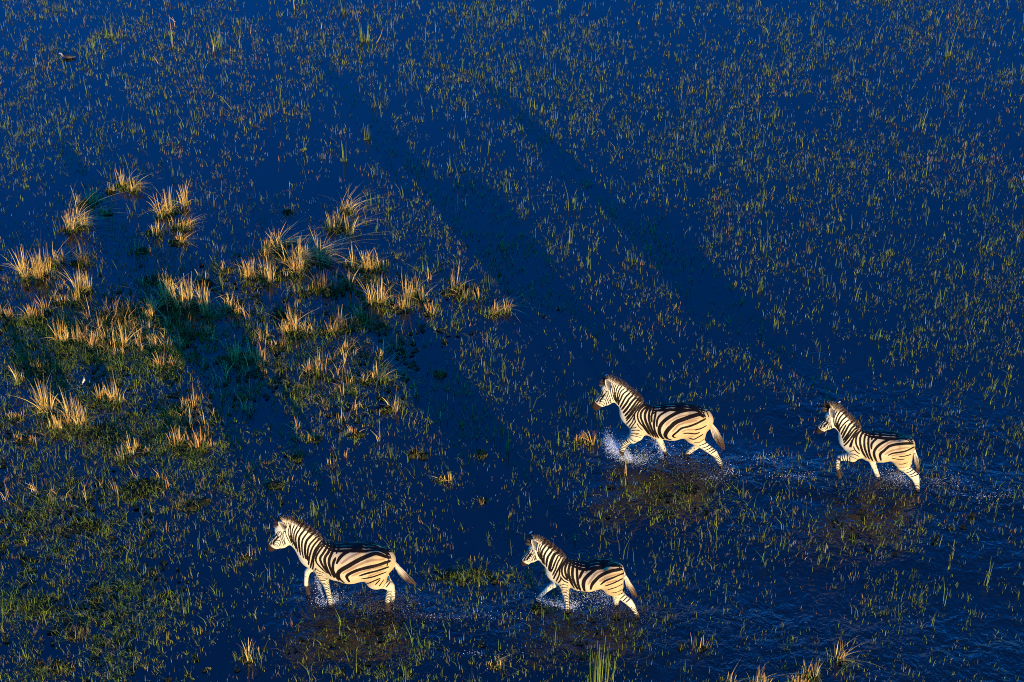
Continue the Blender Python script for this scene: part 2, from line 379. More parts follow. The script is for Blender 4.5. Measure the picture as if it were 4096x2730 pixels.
   [390,-40,1100,7,404,-3,1119,8,424,33,1132,10,445,61,1132,11,464,80,1126,11,479,96,1114,11,493,111,1099,11,505,124,1082,11,514,135,1065,11,519,148,1043,11,520,161,1023,11,516,171,1000,11,510,178,980,11,503,183,958,11,493,187,936,11,482,191,915,11,469,196,897,11,454,201,882,11,437,207,865,11,418,213,843,11,406,217,827,11,391,220,806,11,376,221,782,11,361,219,755,11,347,215,727,10,335,210,703,8,326,206,685,7],
   [344,-57,1076,9,357,-27,1089,10,375,7,1100,12,395,36,1104,14,412,58,1102,14,431,81,1096,14,447,100,1086,14,459,119,1073,14,465,133,1060,14,469,146,1046,14,469,158,1029,14,467,168,1010,14,461,175,987,14,452,180,961,14,441,186,937,14,429,195,915,14,419,202,897,14,409,208,880,14,397,214,863,14,385,219,843,14,371,222,821,14,359,224,801,14,346,223,776,14,332,222,749,14,318,220,722,14,305,215,696,12,293,212,673,11,285,208,655,9],
   [317,-44,1073,10,336,-11,1085,12,360,29,1090,15,371,52,1086,17,381,74,1078,17,390,94,1066,17,397,111,1054,17,402,128,1040,17,404,142,1025,17,402,154,1004,17,399,163,989,17,393,172,972,17,387,182,955,17,379,193,937,17,370,202,918,17,362,209,901,17,352,215,882,17,342,220,862,17,332,224,840,17,321,227,819,17,311,230,798,17,299,232,775,17,287,234,750,17,274,235,725,17,262,233,699,15,252,228,674,12,245,222,654,10],
   [284,-45,1066,9,296,-21,1071,11,312,13,1077,13,326,48,1074,15,330,66,1068,15,334,84,1059,15,337,102,1047,15,340,119,1033,15,341,135,1019,15,340,149,1005,15,338,163,989,15,334,175,973,15,328,186,955,15,321,196,937,15,314,205,917,15,307,213,899,15,299,221,880,15,291,227,859,15,282,233,838,15,273,239,818,15,264,244,797,15,252,247,769,15,238,248,738,15,225,244,704,13,213,236,671,11,205,226,644,9],
   [259,-75,1059,8,263,-42,1068,12,268,-6,1072,13,274,29,1070,13,279,58,1063,13,284,80,1054,13,289,101,1044,13,293,118,1032,13,297,133,1021,13,298,147,1008,13,296,167,986,13,290,185,964,12,286,196,946,8],
   [232,82,1061,9,234,98,1053,11,238,119,1041,13,242,141,1024,14,245,160,1006,14,247,173,991,14,249,186,975,14,251,198,957,14,252,209,938,14,251,219,918,14,249,228,898,14,246,236,877,14,241,242,856,14,236,248,833,14,228,252,808,14,219,255,785,14,208,255,758,14,195,253,728,14,183,248,696,14,173,238,666,11,165,228,640,9],
   [203,239,896,9,205,233,911,11,206,223,932,12,207,211,955,14,206,198,974,14,202,186,991,14,196,173,1007,14,188,159,1021,14,175,146,1036,14,161,135,1047,14,144,125,1058,14,125,115,1068,14,104,105,1079,14,82,96,1088,14,66,91,1095,14,48,84,1101,14,30,78,1107,14,11,73,1113,14,-8,67,1117,14,-26,59,1120,14,-45,52,1122,14,-68,45,1125,14,-92,40,1129,14,-117,36,1134,14,-140,35,1139,12,-159,32,1142,11,-173,29,1144,9],
   [269,105,1043,7,256,92,1052,8,232,75,1064,10,218,69,1069,11,202,61,1074,11,184,52,1080,11,164,45,1085,11,144,38,1091,11,126,32,1096,11,108,26,1101,11,90,19,1106,11,69,14,1111,11,47,9,1116,11,22,4,1121,11,3,2,1125,11,-19,-4,1127,11,-44,-11,1127,11,-69,-16,1129,11,-94,-19,1131,11,-118,-20,1136,11,-139,-21,1141,10,-157,-23,1143,8,-171,-25,1144,7],
   [318,-80,1058,8,305,-96,1046,10,287,-102,1043,12,265,-105,1044,13,241,-104,1049,13,216,-98,1058,13,190,-97,1063,13,166,-94,1069,13,143,-91,1076,13,123,-89,1081,13,98,-87,1088,13,76,-86,1094,13,56,-86,1099,13,36,-88,1102,13,16,-89,1106,13,-7,-92,1109,13,-27,-99,1107,13,-49,-106,1104,13,-72,-111,1105,13,-96,-115,1107,13,-118,-116,1110,13,-139,-115,1115,12,-156,-116,1117,10,-169,-119,1117,8],
   [526,200,821,4,538,199,808,6,555,195,792,6,577,187,778,6,595,176,766,4],
   [520,193,887,4,511,196,872,6,499,201,851,6,484,207,831,6,465,212,811,6,443,215,790,6,428,217,775,4],
   [599,174,706,4,578,191,728,6,548,205,750,6,520,213,762,6,496,216,762,6,475,218,756,6,460,218,750,4],
   [603,178,651,4,583,193,668,6,556,207,686,6,530,214,695,6,499,217,695,6,477,215,688,4],
   [536,214,672,3,514,217,669,5,483,215,661,5,460,209,655,5,435,199,646,5,417,189,638,3],
   [622,164,600,3,603,184,615,5,577,202,626,5,548,213,630,5,528,217,629,5,505,217,625,5,482,214,616,5,462,207,605,5,448,199,595,3],
   [36,0,484,14,56,0,485,16,85,225,624,17,101,240,658,19,118,250,691,20,134,257,724,22,146,260,754,23,154,261,782,23,160,260,809,23,162,257,835,23,161,252,861,23,158,248,882,23,152,242,903,23,144,236,923,23,134,229,943,23,122,222,961,23,111,216,975,23,98,210,989,23,84,203,1002,23,69,197,1016,23,53,191,1029,23,36,184,1041,23,20,176,1051,23,3,169,1061,23,-15,160,1070,23,-33,150,1078,23,-52,141,1086,23,-70,133,1094,23,-89,125,1101,23,-110,117,1108,23,-131,110,1116,23,-152,104,1122,23,-173,97,1127,23,-194,90,1130,23,-216,82,1132,23,-238,74,1131,23,-260,65,1129,23,-283,56,1126,23,-305,54,1128,23,-326,53,1129,23,-345,52,1129,23,-370,49,1128,23,-393,47,1124,23,-413,46,1118,23,-431,47,1112,22,-451,55,1101,20,-467,68,1091,18,-479,79,1083,17,-489,86,1078,15,-494,89,1075,14],
   [-523,104,1056,16,-519,104,1058,18,-507,103,1063,21,-486,95,1075,23,-453,99,1090,25,-436,109,1095,27,-417,121,1098,27,-396,133,1099,27,-374,144,1097,27,-351,153,1093,27,-334,158,1089,27,-316,162,1084,27,-298,167,1077,27,-280,172,1071,27,-261,180,1067,27,-242,188,1063,27,-224,196,1059,27,-206,203,1054,27,-186,209,1048,27,-167,214,1041,27,-148,217,1032,27,-130,221,1024,27,-113,225,1015,27,-98,230,1007,27,-80,236,994,27,-64,242,981,27,-50,248,967,27,-38,254,953,27,-25,259,938,27,-8,265,918,27,8,271,897,27,23,274,874,27,35,276,851,27,48,276,819,27,57,274,786,27,60,271,754,27,53,263,709,25,34,253,669,23,12,248,651,21,-15,243,637,19,-33,237,625,16],
   [-555,122,1024,9,-546,129,1022,10,-524,144,1018,12,-509,154,1014,13,-490,169,1011,14,-469,188,1010,14,-446,205,1006,14,-424,218,1001,14,-407,225,996,14,-389,232,990,14,-370,238,983,14,-351,242,975,14,-333,245,967,14,-315,247,959,14,-297,251,952,14,-274,255,945,14,-251,261,941,14,-229,265,937,14,-208,269,931,14,-189,272,921,14,-169,275,905,14,-152,278,885,14,-137,280,864,14,-122,282,844,14,-105,283,824,14,-88,283,803,14,-74,282,784,14,-64,281,767,14,-61,278,742,13,-69,274,725,12,-86,268,711,10,-103,263,702,9],
   [-577,164,919,5,-571,168,918,8,-558,177,914,9,-541,188,908,9,-520,202,901,9,-495,220,899,9,-476,232,900,9,-454,243,901,9,-432,251,900,9,-412,257,898,8,-399,260,896,5],
   [-227,276,822,7,-244,273,822,11,-268,268,820,12,-294,265,820,12,-318,266,822,12,-340,267,822,12,-362,267,820,12,-383,267,818,12,-404,266,818,12,-431,261,824,12,-456,252,831,11,-474,244,835,7],
   [-311,249,708,5,-326,254,706,8,-347,261,704,9,-370,267,702,9,-391,270,703,9,-413,269,713,9,-433,266,727,9,-454,260,740,9,-476,251,752,9,-499,238,762,9,-516,224,767,9,-530,213,769,8,-535,207,769,5],
   [-408,265,629,4,-429,264,629,6,-458,257,624,7,-487,246,624,7,-506,239,632,7,-524,229,644,7,-542,214,652,7,-555,197,652,7,-561,55,479,6,-564,57,483,4],
   [-486,195,504,4,-503,195,512,7,-527,189,519,7,-550,178,522,7,-571,161,523,7,-592,138,520,7,-608,101,501,7,-618,59,413,7,-620,59,415,4],
   [-535,177,438,4,-550,180,448,7,-571,177,455,7,-594,170,460,7,-612,160,461,7,-636,137,463,7,-651,103,452,7,-660,58,365,7,-661,58,366,4],
   [-591,165,382,4,-608,169,399,7,-633,165,413,7,-654,154,419,7,-677,132,421,7,-693,98,407,7,-701,59,324,7,-705,59,327,4],
   [-640,160,342,4,-662,163,363,7,-690,153,377,7,-708,139,381,7,-727,116,378,7,-739,61,289,7,-744,62,296,7,-747,62,297,4],
   [-688,160,315,4,-701,161,330,7,-719,154,345,7,-738,141,352,7,-763,109,347,7,-768,68,266,7,-769,69,273,7,-771,70,277,4],
   [-167,27,1143,5,-180,26,1144,7,-198,24,1145,8,-220,20,1143,9,-243,14,1141,9,-267,6,1135,9,-290,2,1132,9,-311,6,1134,9,-333,12,1134,9,-354,18,1133,9,-375,23,1130,9,-395,29,1126,9,-413,34,1120,9,-430,39,1113,9,-449,46,1103,9,-467,57,1093,9,-482,71,1086,9,-495,83,1078,9,-506,91,1070,8,-523,100,1059,7,-529,103,1054,5],
   [-165,-27,1143,5,-178,-29,1144,6,-196,-34,1143,7,-217,-42,1141,8,-241,-53,1136,8,-265,-68,1127,8,-288,-78,1120,8,-309,-75,1122,8,-330,-69,1126,8,-352,-63,1126,8,-372,-57,1126,8,-392,-51,1123,8,-411,-45,1119,8,-428,-38,1114,8,-447,-28,1107,8,-463,-12,1101,8,-478,10,1099,8,-491,30,1095,8,-504,45,1090,8,-522,64,1078,8,-536,79,1066,8,-546,90,1055,7,-556,97,1046,6,-559,99,1041,5],
   [993,1,1549,3,984,0,1552,5,977,6,1553,5,969,34,1540,5,966,53,1517,5,969,64,1495,5,975,74,1471,5,979,79,1452,3],
   [1081,21,1479,5,1079,-1,1491,8,1057,0,1513,8,1036,0,1529,8,1016,1,1540,5],
   [-528,-44,1083,5,-539,-26,1083,9,-554,-6,1078,9,-569,15,1069,9,-580,33,1060,9,-591,51,1047,9,-600,66,1032,9,-607,74,1021,5],
  ], shades=[
   [-420,195,1041,6,-408,199,1041,7,-391,205,1040,9,-370,210,1037,10,-348,214,1033,10,-325,216,1027,10,-301,218,1020,10,-280,222,1015,10,-261,227,1011,10,-237,234,1007,10,-214,240,1002,10,-193,245,995,10,-173,248,987,10,-155,251,979,10,-140,253,970,10,-121,259,954,10,-110,264,938,10,-98,269,919,10,-84,274,900,10,-68,278,876,9,-54,281,854,7,-44,283,838,6],
   [-457,153,1060,3,-444,161,1062,4,-426,171,1064,5,-404,180,1064,5,-381,188,1062,5,-356,195,1058,5,-332,199,1052,5,-310,202,1044,5,-291,205,1038,5,-267,211,1031,5,-245,220,1025,5,-224,228,1019,5,-205,235,1012,5,-189,239,1005,4,-177,242,999,3],
   [-431,252,900,5,-418,255,901,7,-399,259,902,8,-377,262,902,8,-354,263,900,8,-329,263,897,8,-306,264,894,8,-286,266,892,8,-269,268,890,8,-238,275,882,8,-219,278,869,7,-206,279,859,5],
   [-317,129,1104,3,-304,131,1101,4,-287,133,1098,5,-267,139,1096,5,-245,147,1096,5,-221,155,1095,5,-198,161,1092,5,-176,166,1088,5,-157,171,1082,5,-137,175,1075,5,-117,180,1067,5,-98,185,1059,5,-80,191,1051,5,-63,197,1043,5,-47,202,1034,5,-31,208,1025,5,-10,217,1012,5,10,226,995,5,29,234,979,5,44,240,963,4,55,243,951,3],
   [-387,266,766,3,-358,263,761,5,-329,258,753,3],
  ]),
 'b': dict(base=[-2.384, -6.089, 0.0], eye=[1.034, 0.062, 1.378], ears=[[[0.919, 0.09, 1.519], [0.963, 0.13, 1.724], 0.057], [[0.984, -0.07, 1.568], [1.016, -0.1, 1.663], 0.045]],
  tail=[[-0.525, 0.0, 1.121, 0.022], [-0.578, 0.0, 1.03, 0.023], [-0.642, 0.0, 0.94, 0.023], [-0.706, 0.0, 0.834, 0.033], [-0.77, 0.0, 0.71, 0.051], [-0.834, 0.0, 0.603, 0.054], [-0.901, 0.0, 0.544, 0.043], [-0.967, 0.0, 0.486, 0.015]],
  mane=[[1.033, 0.0, 1.494], [0.997, 0.0, 1.616], [0.955, 0.0, 1.66], [0.898, 0.0, 1.666], [0.832, 0.0, 1.649], [0.756, 0.0, 1.606], [0.669, 0.0, 1.557], [0.583, 0.0, 1.498], [0.509, 0.0, 1.424], [0.446, 0.0, 1.354], [0.393, 0.0, 1.293]],
  chains=[
   (0.03, [[0.541,0.0,1.029,0.24,0.15],[0.488,0.0,0.97,0.278,0.175],[0.319,0.0,0.929,0.229,0.23],[0.17,0.0,0.849,0.302,0.265],[0.01,0.0,0.844,0.33,0.29],[-0.169,0.0,0.897,0.303,0.285],[-0.33,0.0,0.945,0.259,0.265],[-0.467,0.0,0.949,0.217,0.205],[-0.564,0.0,0.964,0.095,0.145]]),
   (0.05, [[0.498,0.0,0.985,0.235,0.15],[0.562,0.0,1.115,0.213,0.125],[0.676,0.0,1.251,0.215,0.105],[0.794,0.0,1.372,0.201,0.09],[0.874,0.0,1.411,0.212,0.085],[0.917,0.0,1.445,0.155,0.085]]),
   (0.03, [[0.908,0.0,1.456,0.094,0.08],[0.948,0.0,1.295,0.13,0.1],[1.013,0.0,1.211,0.138,0.095],[1.083,0.0,1.145,0.103,0.07],[1.138,0.0,1.086,0.083,0.052],[1.167,0.0,1.033,0.059,0.05],[1.176,0.0,1.008,0.025,0.04]]),
   (0.05, [[-0.415,0.1,1.084,0.13,0.111],[-0.406,0.12,0.935,0.165,0.141],[-0.394,0.125,0.784,0.185,0.158],[-0.397,0.125,0.666,0.16,0.136],[-0.448,0.12,0.607,0.105,0.09],[-0.509,0.115,0.578,0.08,0.068],[-0.581,0.11,0.544,0.079,0.067],[-0.596,0.1,0.489,0.057,0.048],[-0.584,0.1,0.414,0.043,0.037],[-0.556,0.1,0.278,0.039,0.033],[-0.54,0.1,0.159,0.046,0.039],[-0.546,0.1,0.05,0.044,0.038]]),
   (0.04, [[-0.399,-0.11,0.847,0.1,0.085],[-0.442,-0.1,0.617,0.102,0.086],[-0.529,-0.06,0.488,0.05,0.042],[-0.58,-0.04,0.383,0.056,0.048],[-0.61,-0.03,0.277,0.037,0.032],[-0.606,-0.03,0.172,0.033,0.028],[-0.593,-0.03,0.032,0.031,0.027],[-0.589,-0.03,-0.074,0.026,0.022]]),
   (0.05, [[0.424,0.09,1.078,0.1,0.085],[0.427,0.115,0.878,0.11,0.093],[0.408,0.12,0.719,0.095,0.081],[0.39,0.12,0.594,0.074,0.063],[0.364,0.12,0.489,0.053,0.045],[0.349,0.12,0.396,0.044,0.037],[0.334,0.12,0.276,0.039,0.033],[0.324,0.12,0.143,0.036,0.031],[0.316,0.12,0.024,0.036,0.031],[0.316,0.12,-0.077,0.037,0.032]]),
   (0.04, [[0.527,-0.1,0.821,0.077,0.065],[0.576,-0.1,0.603,0.072,0.061],[0.65,-0.1,0.523,0.051,0.043],[0.682,-0.1,0.472,0.046,0.039],[0.703,-0.1,0.366,0.034,0.029],[0.718,-0.1,0.25,0.034,0.029],[0.72,-0.1,0.168,0.032,0.028],[0.708,-0.1,0.082,0.035,0.029],[0.701,-0.1,0.028,0.034,0.029]]),
  ],
  strokes=[
   [896,0,1621,3,900,-12,1619,4,889,15,1618,4,881,33,1605,4,878,46,1589,4,881,55,1571,4,888,64,1551,4,896,72,1531,4,900,80,1511,4,900,86,1487,4,898,89,1459,4,895,91,1429,4,889,91,1396,5,883,91,1372,5,875,89,1345,5,866,87,1316,5,858,85,1288,4,851,81,1263,4,846,77,1244,3],
   [872,-23,1614,3,863,5,1621,4,854,26,1611,5,847,43,1592,5,844,55,1570,5,847,64,1549,5,854,71,1527,5,860,78,1503,5,862,84,1472,5,860,86,1450,5,857,87,1424,5,853,88,1396,5,848,88,1366,5,843,87,1336,5,838,86,1308,5,835,85,1285,4,832,83,1267,3],
   [822,4,1615,4,821,18,1610,5,822,33,1598,6,823,47,1580,6,825,58,1558,6,827,66,1536,6,829,72,1514,6,831,77,1493,6,832,81,1470,6,833,84,1444,6,832,87,1414,6,831,88,1391,6,829,89,1364,6,826,88,1334,6,823,87,1303,6,821,85,1272,6,818,83,1243,6,817,79,1217,5,816,75,1197,4],
   [767,5,1591,4,771,20,1587,5,777,36,1575,7,785,50,1557,7,794,61,1535,7,800,70,1511,7,804,75,1491,7,807,80,1469,7,810,84,1446,7,811,87,1422,7,812,89,1397,7,812,89,1371,7,810,90,1343,7,807,90,1314,7,802,90,1283,7,797,89,1254,7,793,88,1230,5,790,87,1211,4],
   [724,5,1563,5,728,19,1561,7,736,35,1552,8,745,49,1536,8,756,61,1517,8,766,70,1495,8,773,77,1474,8,779,83,1450,8,782,86,1426,8,784,89,1402,8,785,90,1375,8,785,92,1345,8,785,93,1320,8,783,93,1290,8,780,92,1257,8,778,91,1225,8,776,89,1193,8,774,85,1165,7,773,83,1145,5],
   [680,11,1535,6,686,24,1532,8,695,39,1523,10,707,53,1509,10,720,65,1490,10,732,73,1469,10,741,80,1448,10,748,84,1424,10,753,88,1401,10,756,91,1378,10,758,93,1351,10,758,95,1320,10,758,96,1295,10,757,97,1266,10,755,97,1234,10,754,95,1199,10,752,93,1165,10,749,93,1137,10,748,93,1113,8,746,94,1095,6],
   [627,8,1491,8,633,21,1489,10,641,35,1484,12,653,48,1475,13,665,60,1461,13,678,69,1445,13,689,77,1427,13,698,83,1409,13,705,88,1388,13,709,92,1367,14,712,95,1345,14,714,98,1321,14,715,101,1296,14,715,103,1268,14,716,103,1242,14,715,103,1212,14,714,105,1181,14,712,108,1152,14,710,111,1123,14,708,113,1097,12,706,115,1075,10,705,116,1058,8],
   [576,-2,1447,7,580,14,1448,8,588,29,1445,10,599,44,1438,11,611,57,1427,11,623,68,1412,11,636,77,1395,11,647,85,1376,11,655,91,1358,11,661,96,1336,11,666,100,1313,11,669,103,1288,11,672,105,1262,11,673,107,1237,11,673,111,1212,11,673,114,1188,11,673,118,1164,11,671,123,1137,11,668,128,1110,11,665,131,1084,11,662,134,1058,10,659,137,1038,9,658,139,1023,7],
   [521,7,1398,9,527,21,1399,11,537,36,1397,14,549,50,1390,15,563,63,1380,15,577,74,1366,15,590,83,1349,15,600,90,1331,15,608,95,1311,15,614,100,1289,15,618,105,1266,15,621,111,1242,15,624,116,1219,15,626,121,1196,15,627,126,1174,15,628,132,1148,15,627,137,1119,15,626,141,1090,15,624,146,1064,14,622,150,1042,11,621,153,1026,9],
   [469,4,1337,7,474,19,1339,9,483,34,1338,12,495,50,1333,12,508,64,1324,12,522,76,1312,12,535,86,1298,12,548,94,1283,12,557,101,1268,12,566,109,1248,12,573,116,1228,12,578,122,1207,12,581,129,1187,12,584,134,1166,12,587,139,1144,12,590,143,1119,12,592,148,1093,12,594,154,1068,12,595,158,1043,12,597,160,1022,10,598,162,1005,7],
   [436,12,1300,7,442,26,1301,10,451,43,1298,12,463,59,1291,12,476,74,1280,12,490,88,1266,12,502,99,1250,12,513,109,1233,12,522,118,1215,12,529,126,1196,12,536,133,1174,12,543,140,1152,12,549,146,1130,12,554,152,1107,12,559,157,1085,12,565,162,1057,12,570,166,1026,12,575,168,994,12,579,168,963,12,583,166,933,10,587,162,910,7],
   [399,11,1264,7,404,26,1265,9,412,43,1263,11,422,60,1257,12,434,76,1247,12,446,91,1235,12,458,105,1221,12,469,117,1206,12,479,127,1191,12,486,137,1174,12,493,147,1155,12,499,155,1135,12,504,162,1114,12,509,167,1091,12,514,171,1067,12,519,174,1043,12,526,177,1012,12,534,178,978,12,542,177,942,12,550,172,905,11,558,163,868,9,566,148,832,8],
   [364,-2,1230,7,370,16,1235,8,381,37,1238,10,394,57,1236,11,409,76,1230,11,423,93,1221,11,435,109,1209,11,444,120,1198,11,452,131,1185,11,460,142,1171,11,467,152,1155,11,475,160,1137,11,482,166,1117,11,489,171,1097,11,494,173,1077,11,500,177,1048,11,502,181,1021,11,503,184,996,11,504,187,971,11,506,187,945,11,513,186,910,11,521,180,870,10,534,158,817,8,590,-44,579,7],
   [337,-35,1199,7,342,-13,1208,9,349,12,1215,10,359,37,1217,12,370,59,1214,12,382,80,1209,12,393,98,1202,12,401,112,1195,12,411,126,1185,12,420,139,1174,12,430,151,1161,12,439,160,1146,12,446,168,1130,12,452,173,1114,12,460,179,1084,12,464,183,1057,12,463,189,1032,12,455,195,1007,12,447,199,992,12,435,205,978,12,421,212,964,12,406,218,949,12,391,222,934,12,377,225,919,12,366,226,904,12,350,224,879,12,335,225,861,10,321,229,851,9,311,234,846,7],
   [303,-82,1155,9,304,-54,1168,11,306,-23,1179,13,311,6,1184,15,317,34,1184,15,324,59,1181,15,332,81,1176,15,339,101,1170,15,346,117,1163,15,357,137,1153,15,369,153,1141,15,381,165,1128,15,390,174,1113,15,396,180,1095,15,398,185,1075,15,396,190,1057,15,391,196,1040,15,384,204,1022,15,373,213,1002,15,364,218,987,15,353,224,968,15,341,228,946,15,329,230,920,15,316,232,897,15,304,236,877,13,294,241,863,11,286,244,851,9],
   [257,-100,1125,10,257,-73,1137,12,259,-41,1147,14,262,-10,1152,16,267,20,1153,17,272,48,1151,17,279,71,1147,17,285,90,1142,17,294,111,1134,17,305,129,1127,17,315,145,1118,17,324,158,1106,17,330,169,1091,17,332,179,1076,17,332,188,1061,17,331,198,1046,17,327,207,1029,17,322,215,1009,17,316,222,987,17,310,226,968,17,302,230,946,17,293,235,924,17,283,241,902,17,272,248,880,17,262,252,858,16,254,254,837,14,247,255,817,12,242,254,801,10],
   [208,-21,1147,10,210,-5,1148,13,215,15,1147,15,221,37,1143,17,227,59,1138,17,233,80,1130,17,239,98,1123,17,246,117,1113,17,253,135,1102,17,259,152,1090,17,265,167,1076,17,268,181,1061,17,269,192,1045,17,268,201,1028,17,265,211,1011,17,260,220,992,17,253,231,971,17,247,239,954,17,239,247,934,17,230,254,911,17,221,259,885,17,213,262,858,17,206,263,831,15,200,261,806,13,197,258,786,10],
   [174,155,1093,10,180,166,1084,13,188,181,1069,17,196,195,1051,17,202,208,1033,17,205,219,1015,17,207,229,996,17,207,238,977,17,206,245,958,17,204,252,934,17,200,258,911,17,190,263,881,17,182,264,860,17,171,265,833,17,160,264,803,17,149,260,771,17,140,253,739,14,135,244,713,10],
   [-584,30,1129,13,-575,31,1134,14,-560,33,1142,16,-532,35,1158,18,-519,36,1164,19,-504,35,1171,21,-487,33,1178,21,-468,28,1183,21,-449,26,1191,21,-429,22,1196,21,-408,17,1200,21,-387,11,1202,21,-367,6,1203,21,-348,3,1204,21,-329,0,1204,21,-309,-2,1203,21,-290,-5,1200,21,-270,-8,1197,21,-251,-10,1193,21,-233,-7,1193,21,-215,-1,1196,21,-198,6,1198,21,-180,12,1199,21,-162,18,1199,21,-143,24,1198,21,-125,29,1195,21,-106,35,1191,21,-87,40,1186,21,-69,47,1181,21,-51,54,1177,21,-34,61,1173,21,-19,69,1169,21,1,79,1163,21,19,89,1157,21,37,99,1150,21,54,110,1143,21,69,120,1136,21,83,131,1128,21,96,141,1119,21,109,153,1106,21,121,167,1092,19,131,180,1077,18,139,192,1062,16,146,202,1049,14,151,208,1039,13],
   [-599,77,1100,16,-588,81,1108,17,-562,89,1129,19,-548,93,1140,21,-532,98,1155,22,-514,104,1171,24,-494,108,1186,26,-474,112,1199,26,-453,113,1207,26,-434,115,1211,26,-414,118,1212,26,-395,122,1210,26,-376,127,1206,26,-357,132,1199,26,-336,136,1189,26,-313,139,1178,26,-297,141,1170,26,-281,144,1161,26,-264,148,1153,26,-248,154,1146,26,-231,162,1140,26,-214,170,1135,26,-198,179,1131,26,-181,187,1125,26,-166,194,1118,26,-151,200,1111,26,-132,207,1102,26,-115,212,1092,26,-98,218,1081,26,-81,224,1071,26,-65,229,1061,26,-49,234,1050,26,-34,239,1040,26,-18,243,1030,26,0,248,1018,26,18,253,1006,26,36,257,994,26,53,260,982,26,69,263,970,26,83,265,957,26,96,266,944,26,116,267,915,26,128,269,889,26,134,270,863,26,133,271,837,26,127,270,810,24,116,269,783,23,102,268,759,21,84,265,732,19,68,256,701,17,58,244,673,16],
   [-619,102,1058,12,-607,113,1062,14,-578,138,1069,16,-567,147,1071,17,-553,157,1073,19,-538,168,1075,20,-522,179,1076,20,-504,190,1076,20,-486,200,1076,20,-468,210,1076,20,-451,218,1074,20,-434,224,1071,20,-416,230,1068,20,-398,235,1065,20,-380,239,1061,20,-362,242,1057,20,-344,244,1052,20,-326,246,1046,20,-308,247,1039,20,-290,249,1033,20,-270,252,1026,20,-250,255,1020,20,-230,258,1013,20,-211,262,1008,20,-193,266,1002,20,-174,270,995,20,-156,272,986,20,-135,274,975,20,-114,276,963,20,-93,279,950,20,-73,281,938,20,-56,283,925,20,-41,284,914,20,-19,287,893,20,-5,289,874,20,1,290,850,19,-3,289,824,17,-13,285,790,16,-23,277,754,14,-28,268,724,12],
   [-606,154,987,8,-596,162,990,10,-570,182,994,12,-558,192,995,14,-542,202,996,13,-524,214,997,13,-505,225,996,13,-485,237,996,13,-466,247,995,13,-447,255,992,13,-428,261,989,13,-409,265,984,13,-390,268,979,13,-370,270,972,13,-350,271,964,14,-331,270,954,14,-312,270,945,14,-292,271,935,14,-271,272,926,14,-251,275,917,14,-231,279,909,14,-213,282,902,12,-198,283,895,10,-187,284,889,8],
   [-570,188,912,7,-558,199,914,9,-528,221,917,11,-517,229,917,11,-503,238,917,11,-488,247,915,11,-471,255,912,11,-452,262,907,11,-434,267,901,11,-414,271,893,11,-395,273,884,11,-377,274,876,11,-355,273,865,11,-332,272,854,11,-308,269,843,11,-285,267,832,11,-263,267,825,11,-243,268,820,11,-227,269,816,9,-215,270,813,7],
   [-491,252,840,5,-480,257,838,8,-453,269,830,9,-439,274,824,9,-420,279,815,9,-399,282,802,9,-376,282,785,9,-353,278,765,9,-330,268,741,9,-309,252,714,9,-276,219,673,9,-146,0,554,9,-136,0,548,8,-130,0,545,5],
   [-485,260,815,5,-475,266,805,8,-460,272,786,8,-443,276,762,8,-426,274,735,8,-414,270,712,5],
   [-535,227,786,5,-527,234,776,8,-516,242,759,8,-501,246,733,8,-486,245,702,8,-473,246,678,8,-465,248,662,5],
   [-567,107,638,5,-561,125,641,8,-553,149,642,8,-543,175,642,8,-532,192,632,8,-520,200,617,8,-512,202,601,5],
   [-602,118,620,4,-596,133,620,7,-585,150,613,7,-573,165,601,7,-561,175,586,7,-552,178,573,4],
   [239,-96,1123,8,228,-96,1124,9,214,-94,1127,10,197,-93,1130,11,179,-94,1131,12,160,-96,1131,13,139,-94,1134,14,116,-92,1139,14,93,-87,1146,14,71,-86,1150,14,49,-85,1154,14,28,-84,1157,14,8,-84,1160,14,-11,-85,1163,14,-30,-87,1165,14,-50,-90,1167,14,-69,-93,1169,14,-88,-96,1171,14,-108,-97,1175,14,-127,-99,1178,14,-145,-103,1178,14,-163,-108,1177,14,-180,-114,1174,14,-197,-120,1170,14,-212,-127,1165,14,-233,-133,1159,14,-254,-131,1160,14,-276,-123,1168,14,-297,-111,1177,14,-318,-103,1183,14,-337,-96,1186,14,-356,-90,1187,14,-373,-85,1186,14,-391,-80,1184,14,-410,-73,1181,14,-429,-64,1176,14,-448,-56,1169,14,-466,-46,1162,14,-484,-29,1163,13,-501,-14,1163,12,-515,-2,1161,11,-527,5,1158,10,-555,17,1147,9,-566,21,1140,8],
   [171,97,1130,8,168,85,1135,9,165,65,1142,10,159,43,1147,11,149,23,1151,12,136,10,1154,13,120,-1,1157,14,101,-10,1160,14,79,-19,1163,14,55,-27,1166,14,39,-31,1168,14,23,-35,1170,14,6,-38,1172,14,-13,-41,1174,14,-32,-43,1176,14,-52,-45,1179,14,-72,-46,1182,14,-93,-45,1186,14,-114,-44,1191,14,-132,-44,1194,14,-150,-45,1195,14,-169,-47,1196,14,-188,-50,1194,14,-206,-54,1192,14,-225,-60,1188,14,-244,-63,1186,14,-263,-62,1188,14,-282,-57,1193,14,-300,-53,1197,14,-317,-50,1199,14,-341,-46,1200,14,-363,-43,1198,14,-383,-41,1195,14,-402,-39,1191,14,-420,-36,1185,14,-437,-33,1179,14,-455,-29,1171,14,-473,-19,1166,14,-492,-1,1167,14,-511,16,1165,14,-528,30,1160,13,-544,41,1152,12,-557,50,1143,11,-568,55,1134,10,-590,62,1115,9,-599,65,1107,8],
   [492,186,815,4,485,197,855,7,473,204,885,7,461,207,881,7,447,210,866,7,428,212,850,7,409,213,840,7,387,212,827,7,366,212,817,7,351,215,813,4],
   [470,194,793,3,455,199,795,6,433,204,793,6,411,205,787,6,391,206,781,6,377,206,777,3],
